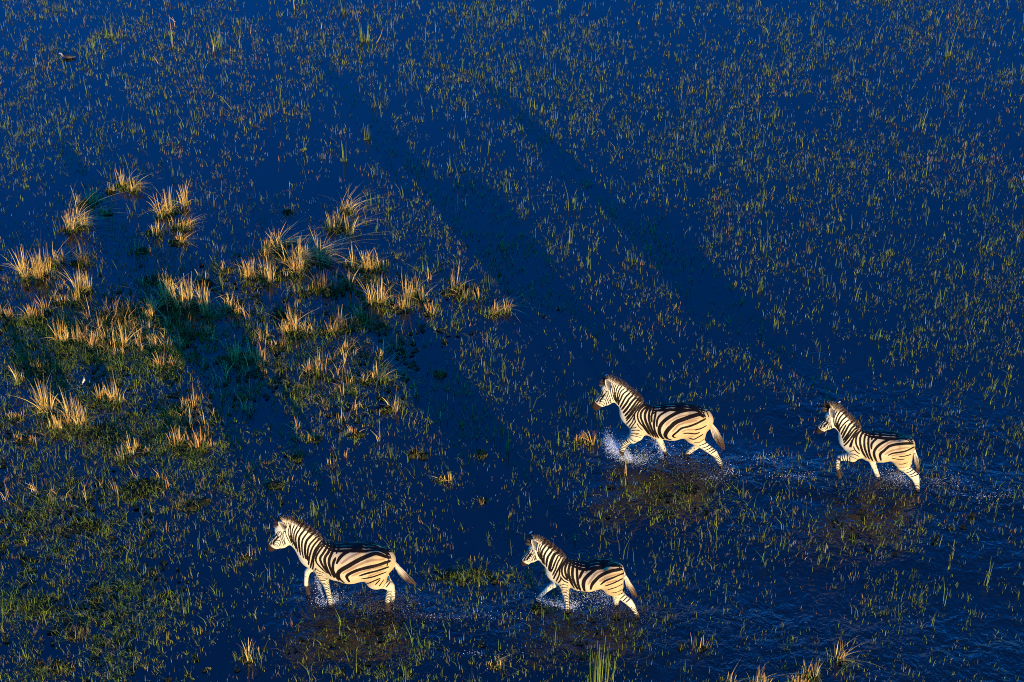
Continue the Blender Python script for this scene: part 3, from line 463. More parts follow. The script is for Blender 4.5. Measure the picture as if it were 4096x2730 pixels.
   [463,188,731,3,446,196,738,6,422,201,741,6,396,202,739,6,374,202,735,6,358,201,732,3],
   [925,84,1494,3,931,88,1472,3,937,90,1437,3,935,91,1410,3,930,93,1380,3,926,95,1348,3,923,97,1321,3,920,98,1289,3,920,93,1255,3,920,86,1227,3],
   [952,86,1457,3,954,88,1437,3,956,89,1406,4,956,91,1376,4,952,94,1353,4,945,97,1328,4,938,99,1304,4,934,98,1280,4,930,91,1238,4,928,84,1209,3],
   [979,87,1371,3,977,90,1354,4,972,94,1331,4,964,99,1305,4,957,99,1272,4,953,94,1232,4,952,87,1196,3],
   [1083,65,1284,3,1068,73,1286,4,1046,81,1289,4,1021,87,1300,4,998,93,1305,4,990,96,1286,4,987,97,1255,4,986,95,1217,4,986,91,1185,3],
   [1104,67,1246,3,1079,78,1251,3,1050,87,1252,3,1031,92,1251,3,1017,95,1244,3,1009,95,1220,3,1007,94,1196,3],
   [1123,57,1196,3,1100,73,1207,3,1073,85,1210,3,1051,91,1205,3,1035,93,1194,3,1032,91,1179,3,1034,88,1165,3],
   [1139,57,1164,3,1117,64,1169,3,1090,74,1175,3,1075,77,1161,3,1067,74,1142,3],
   [968,82,1468,3,965,84,1454,3,966,85,1432,3,979,84,1398,3,997,82,1366,3,1022,76,1344,3,1043,70,1329,3],
   [977,76,1486,3,991,75,1460,3,1008,71,1425,3,1019,68,1399,3,1025,67,1381,3],
   [1009,68,1461,3,1021,63,1438,3,1038,56,1404,3,1057,48,1369,3,1079,41,1335,3,1100,37,1305,3,1114,37,1287,3],
   [944,0,1610,3,945,-4,1610,5,928,19,1610,5,913,34,1600,5,904,46,1586,5,900,56,1568,5,901,65,1547,5,902,74,1527,5,905,80,1510,5,914,85,1492,5,923,87,1483,3],
   [1023,31,1542,5,1019,21,1555,8,1015,4,1568,8,997,0,1582,8,973,0,1597,8,956,0,1605,5],
   [-533,-32,1153,5,-545,-19,1150,8,-563,-3,1143,8,-581,11,1133,8,-596,24,1121,8,-611,41,1105,8,-622,58,1087,8,-629,67,1074,5],
   [-601,97,1085,4,-598,110,1077,7,-593,127,1064,7,-589,141,1050,7,-584,157,1029,7,-580,168,1012,4],
   [-405,30,1203,5,-399,-165,1136,7,-419,-150,1139,8,-440,-140,1135,8,-462,-132,1126,8,-486,-110,1131,8,-507,-80,1145,8,-528,-55,1148,8,-549,-35,1146,8,-567,-19,1140,8,-582,-9,1132,7,-593,-2,1126,5],
  ], shades=[
   [-536,141,1124,8,-526,149,1130,9,-512,159,1137,11,-496,169,1145,12,-478,178,1151,13,-458,186,1154,13,-436,191,1155,13,-414,195,1154,13,-393,196,1150,13,-372,197,1145,13,-354,198,1139,13,-333,198,1131,13,-314,199,1122,13,-295,200,1113,13,-277,203,1105,13,-260,208,1099,13,-244,213,1092,13,-227,218,1085,13,-209,225,1079,13,-191,231,1072,13,-173,237,1064,13,-155,243,1055,13,-136,247,1044,13,-117,251,1032,13,-99,255,1020,14,-82,259,1009,14,-65,262,998,14,-43,267,983,14,-20,271,968,14,1,274,953,12,21,277,938,11,37,280,926,10,50,281,916,8],
   [-403,62,1211,7,-391,65,1212,9,-376,67,1211,10,-357,67,1209,12,-335,67,1204,12,-312,67,1199,12,-289,66,1194,12,-265,66,1187,12,-243,70,1184,12,-224,77,1183,12,-206,86,1183,12,-188,94,1182,12,-170,103,1179,12,-152,111,1175,12,-134,118,1170,12,-116,125,1164,12,-98,131,1156,12,-81,138,1149,12,-64,146,1142,12,-47,154,1133,12,-29,163,1124,12,-11,173,1114,12,7,182,1103,12,24,191,1091,12,40,199,1080,12,54,206,1070,10,66,212,1061,9,76,216,1054,7],
   [-529,194,1034,6,-519,199,1035,7,-506,205,1036,9,-491,213,1038,10,-474,223,1041,10,-456,231,1042,10,-436,238,1041,10,-416,245,1039,10,-396,250,1036,10,-376,254,1031,10,-358,257,1025,10,-339,259,1017,10,-319,260,1007,10,-298,261,997,10,-279,264,988,10,-259,266,980,10,-241,270,972,10,-223,273,964,10,-206,277,957,10,-189,280,950,10,-166,282,936,10,-143,284,921,10,-121,285,906,10,-102,286,893,9,-86,287,881,7,-74,288,872,6],
   [-119,-17,1195,5,-107,-12,1193,7,-92,-7,1190,9,-74,-1,1186,9,-54,6,1183,9,-34,15,1180,9,-13,24,1176,9,7,34,1172,9,25,44,1168,9,41,55,1164,9,55,68,1158,9,69,83,1152,9,82,99,1144,9,93,115,1135,9,104,128,1124,9,114,140,1114,9,122,149,1106,7,128,156,1099,5],
   [-530,218,963,5,-520,225,963,7,-506,233,962,8,-490,243,961,8,-471,252,959,8,-451,260,953,8,-429,266,946,8,-407,270,936,8,-386,273,925,8,-365,273,913,8,-347,273,900,8,-332,272,890,7,-320,271,882,5],
  ]),
 'c': dict(base=[1.138, -6.208, 0.0], eye=[0.896, 0.043, 1.141], ears=[[[0.797, 0.09, 1.277], [0.821, 0.13, 1.496], 0.052], [[0.842, -0.07, 1.338], [0.892, -0.1, 1.418], 0.045]],
  tail=[[-0.452, 0.0, 0.927, 0.02], [-0.494, 0.0, 0.832, 0.025], [-0.528, 0.0, 0.722, 0.03], [-0.567, 0.0, 0.612, 0.038], [-0.615, 0.0, 0.502, 0.04], [-0.664, 0.0, 0.406, 0.038], [-0.712, 0.0, 0.325, 0.022]],
  mane=[[0.879, 0.0, 1.26], [0.855, 0.0, 1.381], [0.821, 0.0, 1.405], [0.773, 0.0, 1.396], [0.723, 0.0, 1.367], [0.654, 0.0, 1.312], [0.585, 0.0, 1.257], [0.526, 0.0, 1.207], [0.466, 0.0, 1.144], [0.406, 0.0, 1.08], [0.356, 0.0, 1.043]],
  chains=[
   (0.03, [[0.462,0.0,0.826,0.173,0.135],[0.406,0.0,0.757,0.239,0.16],[0.25,0.0,0.727,0.204,0.2],[0.128,0.0,0.683,0.212,0.235],[-0.001,0.0,0.694,0.208,0.255],[-0.137,0.0,0.759,0.201,0.25],[-0.264,0.0,0.803,0.168,0.235],[-0.376,0.0,0.821,0.136,0.175],[-0.464,0.0,0.836,0.03,0.12]]),
   (0.05, [[0.442,0.0,0.803,0.187,0.135],[0.505,0.0,0.914,0.161,0.11],[0.591,0.0,1.014,0.159,0.095],[0.676,0.0,1.126,0.138,0.085],[0.739,0.0,1.166,0.154,0.08],[0.771,0.0,1.205,0.103,0.08]]),
   (0.03, [[0.767,0.0,1.223,0.09,0.075],[0.805,0.0,1.091,0.114,0.09],[0.86,0.0,1.02,0.103,0.085],[0.917,0.0,0.956,0.08,0.065],[0.949,0.0,0.895,0.07,0.05],[0.973,0.0,0.854,0.043,0.045],[0.976,0.0,0.839,0.017,0.035]]),
   (0.05, [[-0.359,0.09,0.927,0.13,0.111],[-0.351,0.11,0.798,0.157,0.134],[-0.355,0.11,0.638,0.158,0.135],[-0.395,0.11,0.549,0.105,0.089],[-0.453,0.105,0.465,0.074,0.063],[-0.526,0.1,0.385,0.058,0.049],[-0.601,0.1,0.315,0.058,0.049],[-0.657,0.1,0.229,0.045,0.039],[-0.701,0.1,0.121,0.032,0.027],[-0.741,0.1,0.03,0.028,0.024],[-0.764,0.1,-0.04,0.031,0.026]]),
   (0.04, [[-0.354,-0.1,0.711,0.098,0.083],[-0.387,-0.1,0.47,0.094,0.08],[-0.407,-0.08,0.284,0.076,0.065],[-0.412,-0.08,0.149,0.052,0.045],[-0.416,-0.08,0.05,0.039,0.033],[-0.415,-0.08,-0.035,0.027,0.023],[-0.422,-0.08,-0.119,0.027,0.023]]),
   (0.05, [[0.386,0.08,0.862,0.087,0.074],[0.374,0.11,0.724,0.099,0.084],[0.354,0.115,0.574,0.077,0.066],[0.343,0.115,0.46,0.062,0.053],[0.329,0.115,0.36,0.048,0.041],[0.318,0.115,0.259,0.04,0.034],[0.311,0.115,0.143,0.032,0.027],[0.304,0.115,0.026,0.027,0.023],[0.301,0.115,-0.077,0.028,0.024]]),
   (0.04, [[0.412,-0.1,0.612,0.062,0.053],[0.469,-0.1,0.418,0.065,0.056],[0.518,-0.1,0.351,0.053,0.045],[0.585,-0.1,0.281,0.045,0.038],[0.645,-0.1,0.201,0.035,0.03],[0.689,-0.1,0.128,0.032,0.027],[0.726,-0.1,0.065,0.032,0.027],[0.765,-0.1,0.002,0.029,0.025],[0.796,-0.1,-0.041,0.024,0.021]]),
  ],
  strokes=[
   [762,-2,1326,3,764,20,1322,4,768,42,1308,4,771,59,1290,4,773,69,1274,4,775,77,1256,4,773,83,1231,4,768,86,1208,4,762,86,1177,4,754,86,1145,4,747,85,1116,4,742,83,1095,3],
   [723,4,1322,3,727,21,1319,5,734,39,1309,5,741,56,1293,5,746,68,1274,5,748,76,1255,5,750,82,1233,5,750,84,1208,5,748,85,1180,5,744,85,1154,5,739,84,1125,5,732,82,1094,5,727,78,1066,5,723,73,1044,3],
   [684,1,1309,4,691,19,1308,6,701,39,1298,7,713,56,1282,7,721,68,1263,7,726,75,1243,7,728,80,1219,7,729,82,1194,7,728,83,1166,7,725,84,1133,7,719,81,1095,7,712,78,1059,6,708,74,1032,4],
   [643,9,1281,8,651,25,1279,11,662,42,1271,13,675,56,1256,13,687,67,1237,13,695,74,1216,13,701,79,1189,13,703,82,1161,13,703,83,1131,13,701,83,1098,13,698,81,1062,13,693,77,1022,13,687,74,987,11,683,70,960,8],
   [595,2,1236,7,601,19,1238,10,611,36,1233,12,623,52,1222,12,636,65,1207,12,647,74,1188,12,655,79,1170,12,663,84,1144,12,666,86,1118,12,667,87,1092,12,668,87,1064,12,668,85,1032,12,666,83,997,12,664,78,963,10,663,72,936,7],
   [545,4,1188,8,551,20,1189,12,561,38,1184,14,573,53,1174,14,585,66,1159,14,597,76,1141,14,606,82,1122,14,613,87,1099,14,618,90,1075,14,622,91,1050,14,625,92,1026,14,628,92,1003,14,629,89,966,14,628,86,932,12,627,84,910,8],
   [496,-7,1140,12,501,11,1144,17,509,30,1142,21,519,46,1135,21,529,60,1122,21,538,71,1104,21,544,79,1087,21,550,86,1065,21,557,92,1039,21,563,96,1013,21,568,99,987,21,572,101,963,21,578,104,930,21,581,106,899,21,583,107,873,17,585,107,854,12],
   [459,18,1100,6,464,32,1096,9,471,47,1088,11,479,62,1074,11,488,74,1056,11,496,84,1037,11,504,92,1017,11,511,99,994,11,518,107,971,11,525,113,948,11,531,117,927,11,542,121,894,11,552,122,865,9,559,121,844,7],
   [424,18,1061,6,430,33,1059,8,438,50,1051,10,448,66,1038,10,458,79,1022,10,466,90,1005,10,472,99,988,10,476,107,971,10,481,115,953,10,485,121,934,10,491,127,914,10,499,132,891,10,508,136,864,10,518,138,837,10,526,139,813,8,532,139,794,6],
   [385,11,1030,7,389,25,1029,9,395,42,1024,11,402,59,1016,11,410,74,1004,11,418,89,990,11,427,101,975,11,434,112,961,11,443,124,942,11,452,134,922,11,461,141,900,11,470,145,876,11,478,148,852,11,489,151,821,11,500,151,788,11,509,149,756,9,516,145,731,7],
   [351,-2,1006,6,356,15,1009,8,365,34,1009,10,375,53,1004,10,385,70,995,10,397,87,985,10,407,102,972,10,416,114,959,10,423,124,947,10,428,136,928,10,430,146,909,10,429,153,890,10,430,159,868,10,433,163,845,10,439,167,818,10,449,170,786,10,459,171,754,10,468,166,721,8,475,157,691,6],
   [407,174,817,5,406,179,791,9,409,187,759,9,420,188,734,9,434,180,701,9,444,168,670,5],
   [406,176,805,5,397,181,791,8,382,188,774,8,365,194,757,8,347,196,746,8,327,198,736,8,308,198,727,8,295,198,720,5],
   [336,-1,995,7,342,17,997,9,351,38,997,12,362,59,992,12,373,78,984,12,383,96,974,12,390,109,963,12,395,126,946,12,397,140,928,12,396,151,908,12,394,159,887,12,389,164,862,12,381,170,842,12,367,175,822,12,351,179,805,12,330,185,789,12,310,191,775,9,296,194,765,7],
   [308,-25,973,8,313,1,979,12,322,30,981,14,332,57,976,14,340,81,968,14,346,100,958,14,350,117,946,14,351,130,933,14,350,141,917,14,346,150,898,14,340,157,876,14,332,163,852,14,322,171,828,14,313,178,808,12,307,184,795,8],
   [271,-59,942,9,274,-29,953,12,279,3,959,14,284,33,958,16,290,59,952,16,294,80,943,16,296,98,934,16,299,113,922,16,300,126,909,16,299,137,892,16,297,148,873,16,293,156,857,16,289,165,840,16,283,174,823,16,276,183,805,16,269,190,786,16,262,196,766,16,256,199,746,16,245,202,719,16,233,206,694,16,221,211,673,14,210,214,655,12,203,214,639,10],
   [229,-98,905,10,229,-63,923,13,231,-28,934,15,234,6,937,17,237,35,935,17,240,60,928,17,241,80,920,17,243,98,910,17,243,114,898,17,243,128,885,17,242,141,872,17,240,154,857,17,237,164,842,17,234,173,827,17,229,182,810,17,224,189,792,17,218,196,774,17,211,203,756,17,202,211,737,17,191,220,718,17,180,227,696,17,169,230,673,15,159,229,649,13,153,225,628,10],
   [180,-40,914,10,180,-17,918,12,180,12,918,15,180,42,914,16,180,68,906,16,179,91,896,16,177,109,885,16,175,127,872,16,173,143,858,16,170,157,843,16,166,171,826,16,163,185,809,16,159,198,792,16,155,210,773,16,150,220,753,16,145,228,732,16,138,233,709,16,129,235,682,16,121,233,653,15,113,226,622,12,109,212,591,10],
   [36,-94,888,8,48,-84,888,13,66,-68,890,14,86,-48,893,14,104,-28,896,14,118,-6,900,14,128,21,902,14,134,47,900,14,138,68,895,13,140,81,891,8],
   [-95,-39,953,10,-83,-32,951,13,-68,-25,946,16,-49,-18,939,17,-29,-10,931,17,-9,0,923,17,9,10,915,17,23,20,909,17,37,32,902,17,52,45,896,17,65,61,892,17,78,76,887,17,89,91,882,17,99,104,876,17,110,122,867,17,117,140,855,17,123,156,843,16,128,169,832,13,131,178,823,10],
   [-447,42,1004,14,-435,66,1028,16,-404,87,1048,18,-391,91,1052,20,-375,94,1055,21,-356,95,1056,23,-337,93,1055,23,-316,88,1049,23,-296,81,1039,23,-276,67,1022,23,-256,45,995,23,-236,34,977,23,-216,30,965,23,-196,33,959,23,-176,40,956,23,-158,50,955,23,-140,61,954,23,-122,71,951,23,-106,81,946,23,-90,90,940,23,-75,100,932,23,-61,109,923,23,-47,117,913,23,-34,126,903,23,-21,135,894,23,-6,144,882,23,9,154,869,23,23,164,856,23,36,173,844,23,47,184,832,23,56,194,820,23,65,208,801,23,70,220,782,23,71,230,760,23,71,238,737,22,67,243,710,20,60,245,677,18,53,239,641,16,49,224,603,14],
   [-496,-19,882,12,-484,16,914,14,-456,116,1007,16,-443,128,1015,18,-427,139,1021,20,-409,149,1024,20,-390,157,1026,20,-370,163,1024,20,-350,166,1020,20,-331,169,1014,20,-313,169,1005,20,-294,168,992,20,-275,164,976,20,-256,159,958,20,-237,156,942,20,-220,157,928,20,-204,161,919,20,-189,167,911,20,-171,176,902,20,-155,186,893,20,-142,196,883,20,-129,205,873,20,-116,214,860,20,-102,221,845,20,-89,228,828,20,-76,234,810,20,-65,240,792,20,-56,245,773,18,-47,251,741,16,-43,253,706,14,-40,251,678,12],
   [-512,0,815,7,-504,65,877,9,-480,132,927,11,-467,151,938,12,-451,167,943,12,-433,180,943,12,-414,190,939,12,-395,197,932,12,-376,201,923,12,-358,206,915,12,-338,211,906,12,-317,217,898,12,-297,222,889,12,-278,225,879,12,-260,227,868,12,-244,229,855,12,-224,233,836,12,-207,237,816,11,-193,241,799,9,-183,243,786,7],
   [-490,9,736,5,-485,11,725,7,-493,156,855,9,-482,172,862,9,-468,186,864,9,-452,199,864,9,-435,211,861,9,-417,221,856,9,-399,229,850,9,-382,236,843,9,-362,241,835,9,-341,246,825,9,-319,248,814,9,-297,248,800,9,-277,246,785,9,-260,243,772,7,-248,240,762,5],
   [-482,34,609,4,-478,32,603,6,-498,161,747,7,-484,183,758,7,-466,202,762,7,-447,217,760,7,-426,229,754,7,-404,237,746,7,-385,241,739,7,-363,244,730,7,-341,244,718,7,-320,242,705,7,-302,238,692,6,-289,234,680,4],
   [-499,53,465,4,-496,51,464,6,-502,159,631,6,-487,183,643,6,-469,203,647,6,-448,219,645,6,-427,230,642,6,-404,238,639,6,-379,243,636,6,-356,244,631,6,-340,244,625,4],
   [-513,111,509,4,-500,135,524,6,-482,159,535,6,-461,178,540,6,-442,189,536,6,-429,192,530,4],
   [-539,109,466,5,-527,130,470,8,-510,149,463,8,-492,159,446,8,-479,159,427,5],
   [-575,106,416,5,-564,124,418,8,-548,140,411,8,-532,148,394,8,-520,148,376,5],
   [-616,101,379,5,-605,120,383,8,-589,138,376,8,-572,147,361,8,-561,148,345,5],
   [213,-82,909,8,202,-91,902,10,189,-102,891,11,172,-117,879,12,154,-135,862,13,135,-157,841,14,114,-159,842,14,92,-161,844,14,71,-164,845,14,50,-169,844,14,31,-167,851,14,11,-158,866,14,-10,-152,879,14,-31,-146,891,14,-52,-142,902,14,-73,-137,914,14,-93,-136,921,14,-112,-139,924,14,-130,-145,922,14,-147,-153,917,14,-172,-161,913,14,-195,-161,915,14,-215,-157,920,14,-236,-146,931,14,-255,-136,939,14,-276,-129,943,14,-297,-124,941,14,-319,-122,935,14,-340,-124,924,14,-361,-113,924,14,-380,-90,937,14,-397,-75,942,14,-418,-55,943,14,-436,-34,943,13,-450,-15,943,12,-461,-4,938,11,-474,-4,921,10,-479,-5,913,8],
   [131,-47,899,6,120,-54,894,7,106,-63,890,8,89,-70,889,9,69,-76,888,10,49,-82,888,10,27,-81,896,10,5,-78,906,10,-16,-74,916,10,-36,-70,925,10,-54,-66,934,10,-74,-62,943,10,-94,-61,949,10,-112,-62,952,10,-130,-64,953,10,-147,-67,952,10,-165,-71,950,10,-183,-71,951,10,-201,-70,953,10,-220,-66,958,10,-239,-61,963,10,-259,-58,965,10,-279,-56,965,10,-298,-57,962,10,-316,-58,958,10,-333,-59,952,10,-349,-53,952,10,-372,47,1046,10,-390,65,1049,10,-406,79,1047,10,-421,89,1041,10,-434,96,1032,9,-445,99,1023,8,-464,97,1002,7,-472,93,990,6],
   [424,163,610,3,408,179,638,5,386,189,665,5,363,193,678,5,338,194,675,5,312,191,662,5,294,187,651,3],
   [403,169,583,3,386,179,594,5,361,184,601,5,335,182,600,5,311,175,593,5,295,167,586,3],
   [810,69,1259,3,813,74,1241,3,814,79,1214,3,809,82,1194,3,802,85,1169,3,795,87,1144,3,788,89,1112,3,781,87,1075,3,777,78,1040,3],
   [829,71,1225,3,828,75,1198,3,823,81,1162,3,815,86,1137,3,804,89,1111,3,795,90,1085,3,787,83,1049,3,782,72,1020,3],
   [843,76,1155,3,839,79,1142,4,833,84,1124,4,824,88,1102,4,814,89,1076,4,806,84,1041,4,801,74,1006,3],
   [921,54,1071,3,909,62,1075,3,891,70,1081,3,871,77,1093,3,852,82,1099,3,843,86,1084,3,838,87,1058,3,833,85,1026,3,830,78,995,3],
   [936,55,1037,3,915,68,1046,3,891,77,1050,3,874,82,1052,3,862,85,1047,3,853,85,1027,3,848,83,1006,3],
   [946,54,1001,3,928,64,1008,3,906,76,1013,3,886,81,1011,3,872,83,1003,3,868,80,990,3,868,76,976,3],
   [955,55,974,3,937,61,980,3,916,68,985,3,902,70,974,3,892,67,958,3],
   [844,61,1227,3,840,66,1219,3,838,70,1203,3,845,71,1176,3,858,71,1148,3,876,65,1128,3,892,59,1113,3],
   [854,49,1235,3,863,50,1213,3,873,50,1187,3,879,51,1167,3,883,52,1154,3],
   [879,37,1206,3,891,34,1176,3,909,28,1134,3,922,25,1107,3,937,24,1082,3,948,23,1065,3],
   [791,0,1321,3,788,0,1322,5,788,-7,1321,5,778,21,1320,5,774,39,1310,5,773,54,1296,5,775,65,1282,5,784,74,1261,5,793,78,1245,3],
   [866,0,1262,5,856,0,1277,8,841,0,1293,8,830,0,1302,8,818,0,1310,8,805,0,1316,5],
   [-358,29,1035,4,-368,26,1032,6,-381,21,1026,7,-403,-98,930,7,-422,-77,934,7,-438,-61,932,7,-452,-44,929,7,-465,-25,924,7,-476,-9,917,7,-486,2,907,6,-493,7,896,4],
  ], shades=[
   [-451,160,968,6,-440,168,971,9,-425,177,972,11,-408,185,971,11,-388,192,967,11,-367,197,961,11,-346,198,950,11,-324,198,937,11,-304,198,926,11,-286,200,916,11,-270,202,908,11,-247,206,894,11,-226,210,880,11,-207,215,866,11,-190,220,855,11,-176,225,846,9,-166,228,839,6],
   [-369,147,1037,6,-358,150,1036,7,-344,152,1033,9,-326,153,1028,10,-307,152,1021,10,-286,148,1009,10,-263,139,993,10,-241,128,973,10,-218,118,954,10,-197,116,942,10,-178,118,936,10,-161,123,933,10,-147,129,930,10,-125,141,924,10,-108,151,916,10,-96,161,907,10,-85,171,896,10,-75,180,884,10,-64,189,871,10,-52,198,856,10,-40,209,839,10,-28,218,820,10,-18,227,802,9,-9,234,786,7,-2,238,774,6],
   [-204,-23,961,4,-193,-19,960,6,-178,-14,958,7,-160,-7,959,7,-140,2,960,7,-119,10,959,7,-98,17,956,7,-79,23,950,7,-61,30,943,7,-44,37,935,7,-26,48,926,7,-9,60,916,7,8,72,906,7,24,84,896,7,38,95,887,7,50,105,880,6,59,113,876,4],
   [-418,211,877,4,-406,216,876,7,-389,223,873,7,-369,229,869,7,-347,235,863,7,-325,239,855,7,-304,242,846,7,-287,243,838,7,-275,243,831,4],
  ]),
 'd': dict(base=[5.816, -3.543, 0.0], eye=[0.939, 0.044, 1.306], ears=[[[0.843, 0.09, 1.42], [0.876, 0.13, 1.649], 0.049], [[0.751, -0.07, 1.532], [0.752, -0.1, 1.602], 0.045]],
  tail=[[-0.425, 0.0, 0.987, 0.018], [-0.474, 0.0, 0.883, 0.02], [-0.511, 0.0, 0.767, 0.023], [-0.544, 0.0, 0.651, 0.029], [-0.578, 0.0, 0.534, 0.037], [-0.609, 0.0, 0.436, 0.034], [-0.624, 0.0, 0.347, 0.023], [-0.632, 0.0, 0.287, 0.011]],
  mane=[[0.924, 0.0, 1.478], [0.913, 0.0, 1.566], [0.881, 0.0, 1.586], [0.836, 0.0, 1.58], [0.779, 0.0, 1.552], [0.704, 0.0, 1.492], [0.632, 0.0, 1.419], [0.572, 0.0, 1.358], [0.515, 0.0, 1.296], [0.465, 0.0, 1.244], [0.416, 0.0, 1.198], [0.371, 0.0, 1.152]],
  chains=[
   (0.03, [[0.479,0.0,0.931,0.209,0.135],[0.41,0.0,0.879,0.233,0.16],[0.258,0.0,0.823,0.235,0.2],[0.13,0.0,0.798,0.262,0.235],[-0.004,0.0,0.805,0.248,0.255],[-0.143,0.0,0.833,0.223,0.25],[-0.278,0.0,0.87,0.149,0.235],[-0.386,0.0,0.874,0.126,0.165],[-0.466,0.0,0.878,0.024,0.11]]),
   (0.05, [[0.464,0.0,0.925,0.184,0.135],[0.527,0.0,1.056,0.16,0.11],[0.615,0.0,1.18,0.143,0.095],[0.709,0.0,1.291,0.148,0.085],[0.773,0.0,1.335,0.168,0.08],[0.804,0.0,1.363,0.133,0.08]]),
   (0.03, [[0.823,0.0,1.388,0.082,0.075],[0.843,0.0,1.266,0.108,0.09],[0.89,0.0,1.21,0.107,0.085],[0.939,0.0,1.151,0.086,0.065],[0.974,0.0,1.095,0.077,0.05],[1.002,0.0,1.052,0.056,0.045],[1.005,0.0,1.019,0.021,0.035]]),
   (0.05, [[-0.312,0.09,0.95,0.13,0.111],[-0.315,0.11,0.82,0.165,0.14],[-0.328,0.11,0.683,0.159,0.135],[-0.359,0.11,0.563,0.112,0.095],[-0.415,0.105,0.472,0.074,0.063],[-0.497,0.1,0.388,0.068,0.058],[-0.573,0.1,0.307,0.069,0.059],[-0.608,0.1,0.218,0.053,0.045],[-0.638,0.1,0.112,0.038,0.032],[-0.67,0.1,-0.007,0.031,0.026],[-0.691,0.1,-0.095,0.032,0.027]]),
   (0.04, [[-0.344,-0.1,0.816,0.1,0.085],[-0.408,-0.1,0.625,0.075,0.064],[-0.46,-0.1,0.494,0.054,0.046],[-0.493,-0.1,0.414,0.04,0.034],[-0.471,-0.1,0.359,0.039,0.033],[-0.396,-0.1,0.316,0.03,0.026],[-0.34,-0.1,0.243,0.026,0.022]]),
   (0.05, [[0.403,0.08,0.942,0.1,0.085],[0.394,0.11,0.75,0.115,0.098],[0.437,0.115,0.648,0.087,0.074],[0.543,0.115,0.629,0.059,0.05],[0.633,0.115,0.605,0.052,0.044],[0.656,0.115,0.559,0.036,0.031],[0.654,0.115,0.443,0.03,0.025],[0.644,0.115,0.356,0.034,0.029],[0.617,0.115,0.286,0.029,0.025],[0.599,0.115,0.232,0.025,0.021]]),
   (0.04, [[0.179,-0.1,0.686,0.084,0.072],[0.125,-0.1,0.469,0.067,0.057],[0.088,-0.1,0.364,0.052,0.044],[0.051,-0.1,0.259,0.043,0.036],[0.006,-0.1,0.158,0.038,0.032],[-0.033,-0.1,0.065,0.034,0.029],[-0.075,-0.1,-0.033,0.026,0.022],[-0.102,-0.1,-0.104,0.028,0.024]]),
  ],
  strokes=[
   [758,0,1501,4,762,-3,1501,6,772,20,1497,7,783,37,1484,7,791,50,1469,7,800,64,1450,7,806,75,1428,7,809,82,1403,7,809,85,1374,7,806,86,1344,7,800,86,1313,7,791,85,1281,7,779,80,1245,6,770,71,1215,4],
   [708,-15,1486,5,719,11,1491,7,732,31,1484,9,745,46,1469,9,755,57,1452,9,765,68,1429,9,771,76,1403,9,775,80,1378,9,775,82,1347,9,771,83,1313,9,766,82,1287,9,761,80,1254,9,755,73,1219,7,750,68,1194,5],
   [661,8,1457,6,672,24,1456,9,686,40,1449,11,701,53,1437,11,713,62,1421,11,724,71,1397,11,733,77,1369,11,739,81,1341,11,742,82,1315,11,742,83,1289,11,740,82,1261,11,738,79,1229,11,735,73,1194,9,733,67,1168,6],
   [605,0,1395,6,618,22,1401,9,636,41,1398,11,654,56,1389,11,669,66,1375,11,680,74,1360,11,690,79,1341,11,699,83,1321,11,705,85,1301,11,714,85,1263,11,717,83,1225,11,715,76,1177,9,712,64,1134,6],
   [560,7,1339,6,573,28,1344,8,590,46,1342,10,608,61,1334,10,624,71,1323,10,640,79,1305,10,654,85,1284,10,667,88,1261,10,677,89,1235,10,686,87,1208,10,692,83,1180,10,693,74,1136,8,691,65,1103,6],
   [610,78,1284,6,617,84,1267,11,626,89,1240,11,636,93,1207,11,643,93,1183,11,650,91,1152,11,656,86,1119,11,661,79,1088,11,665,74,1066,6],
   [501,-16,1263,8,518,19,1282,12,537,42,1286,14,555,59,1279,14,567,72,1264,14,577,82,1243,14,588,90,1216,14,596,94,1192,14,605,97,1163,14,613,97,1133,14,620,96,1104,14,628,94,1068,14,635,91,1037,12,640,90,1015,9],
   [460,0,1219,8,464,10,1222,12,488,43,1229,14,509,64,1221,14,521,76,1208,14,531,85,1190,14,541,93,1169,14,551,99,1147,14,561,103,1124,14,571,107,1099,14,581,109,1075,14,590,110,1052,14,602,109,1022,14,614,107,995,12,622,105,976,9],
   [414,0,1175,8,410,-12,1171,11,431,22,1185,13,452,46,1188,13,470,64,1183,13,485,77,1172,13,498,89,1156,13,510,98,1137,13,523,106,1116,13,534,111,1097,13,545,115,1075,13,556,118,1052,13,567,120,1029,13,576,121,1009,13,590,120,978,13,601,116,950,11,609,112,930,8],
   [368,-23,1128,7,386,12,1150,9,410,39,1160,11,433,61,1158,12,445,74,1151,12,457,86,1140,12,469,96,1125,12,480,105,1109,12,491,113,1091,12,501,118,1072,12,510,123,1053,12,520,128,1033,12,529,131,1011,12,540,133,990,12,552,133,966,12,566,130,938,12,580,125,909,11,591,117,881,9,599,109,859,7],
   [335,-31,1103,7,350,-2,1118,9,371,28,1129,11,392,53,1132,11,410,71,1128,11,424,85,1118,11,437,97,1105,11,448,107,1088,11,459,117,1071,11,470,125,1053,11,479,133,1033,11,488,139,1013,11,495,144,991,11,502,148,965,11,507,151,935,11,511,153,908,9,514,153,888,7],
   [414,42,1161,5,423,57,1155,8,436,74,1144,9,449,90,1126,9,459,103,1105,9,466,112,1084,9,471,121,1062,9,476,130,1039,9,480,139,1017,9,484,146,995,9,488,153,966,9,491,157,936,9,493,160,909,8,494,161,889,5],
   [340,-41,1102,8,356,2,1122,10,376,38,1129,12,395,64,1123,12,409,82,1110,12,418,96,1094,12,425,110,1075,12,429,123,1057,12,432,136,1039,12,432,147,1022,12,429,156,1004,12,424,164,985,12,417,170,964,12,405,175,938,12,389,180,909,13,374,185,885,10,364,189,868,8],
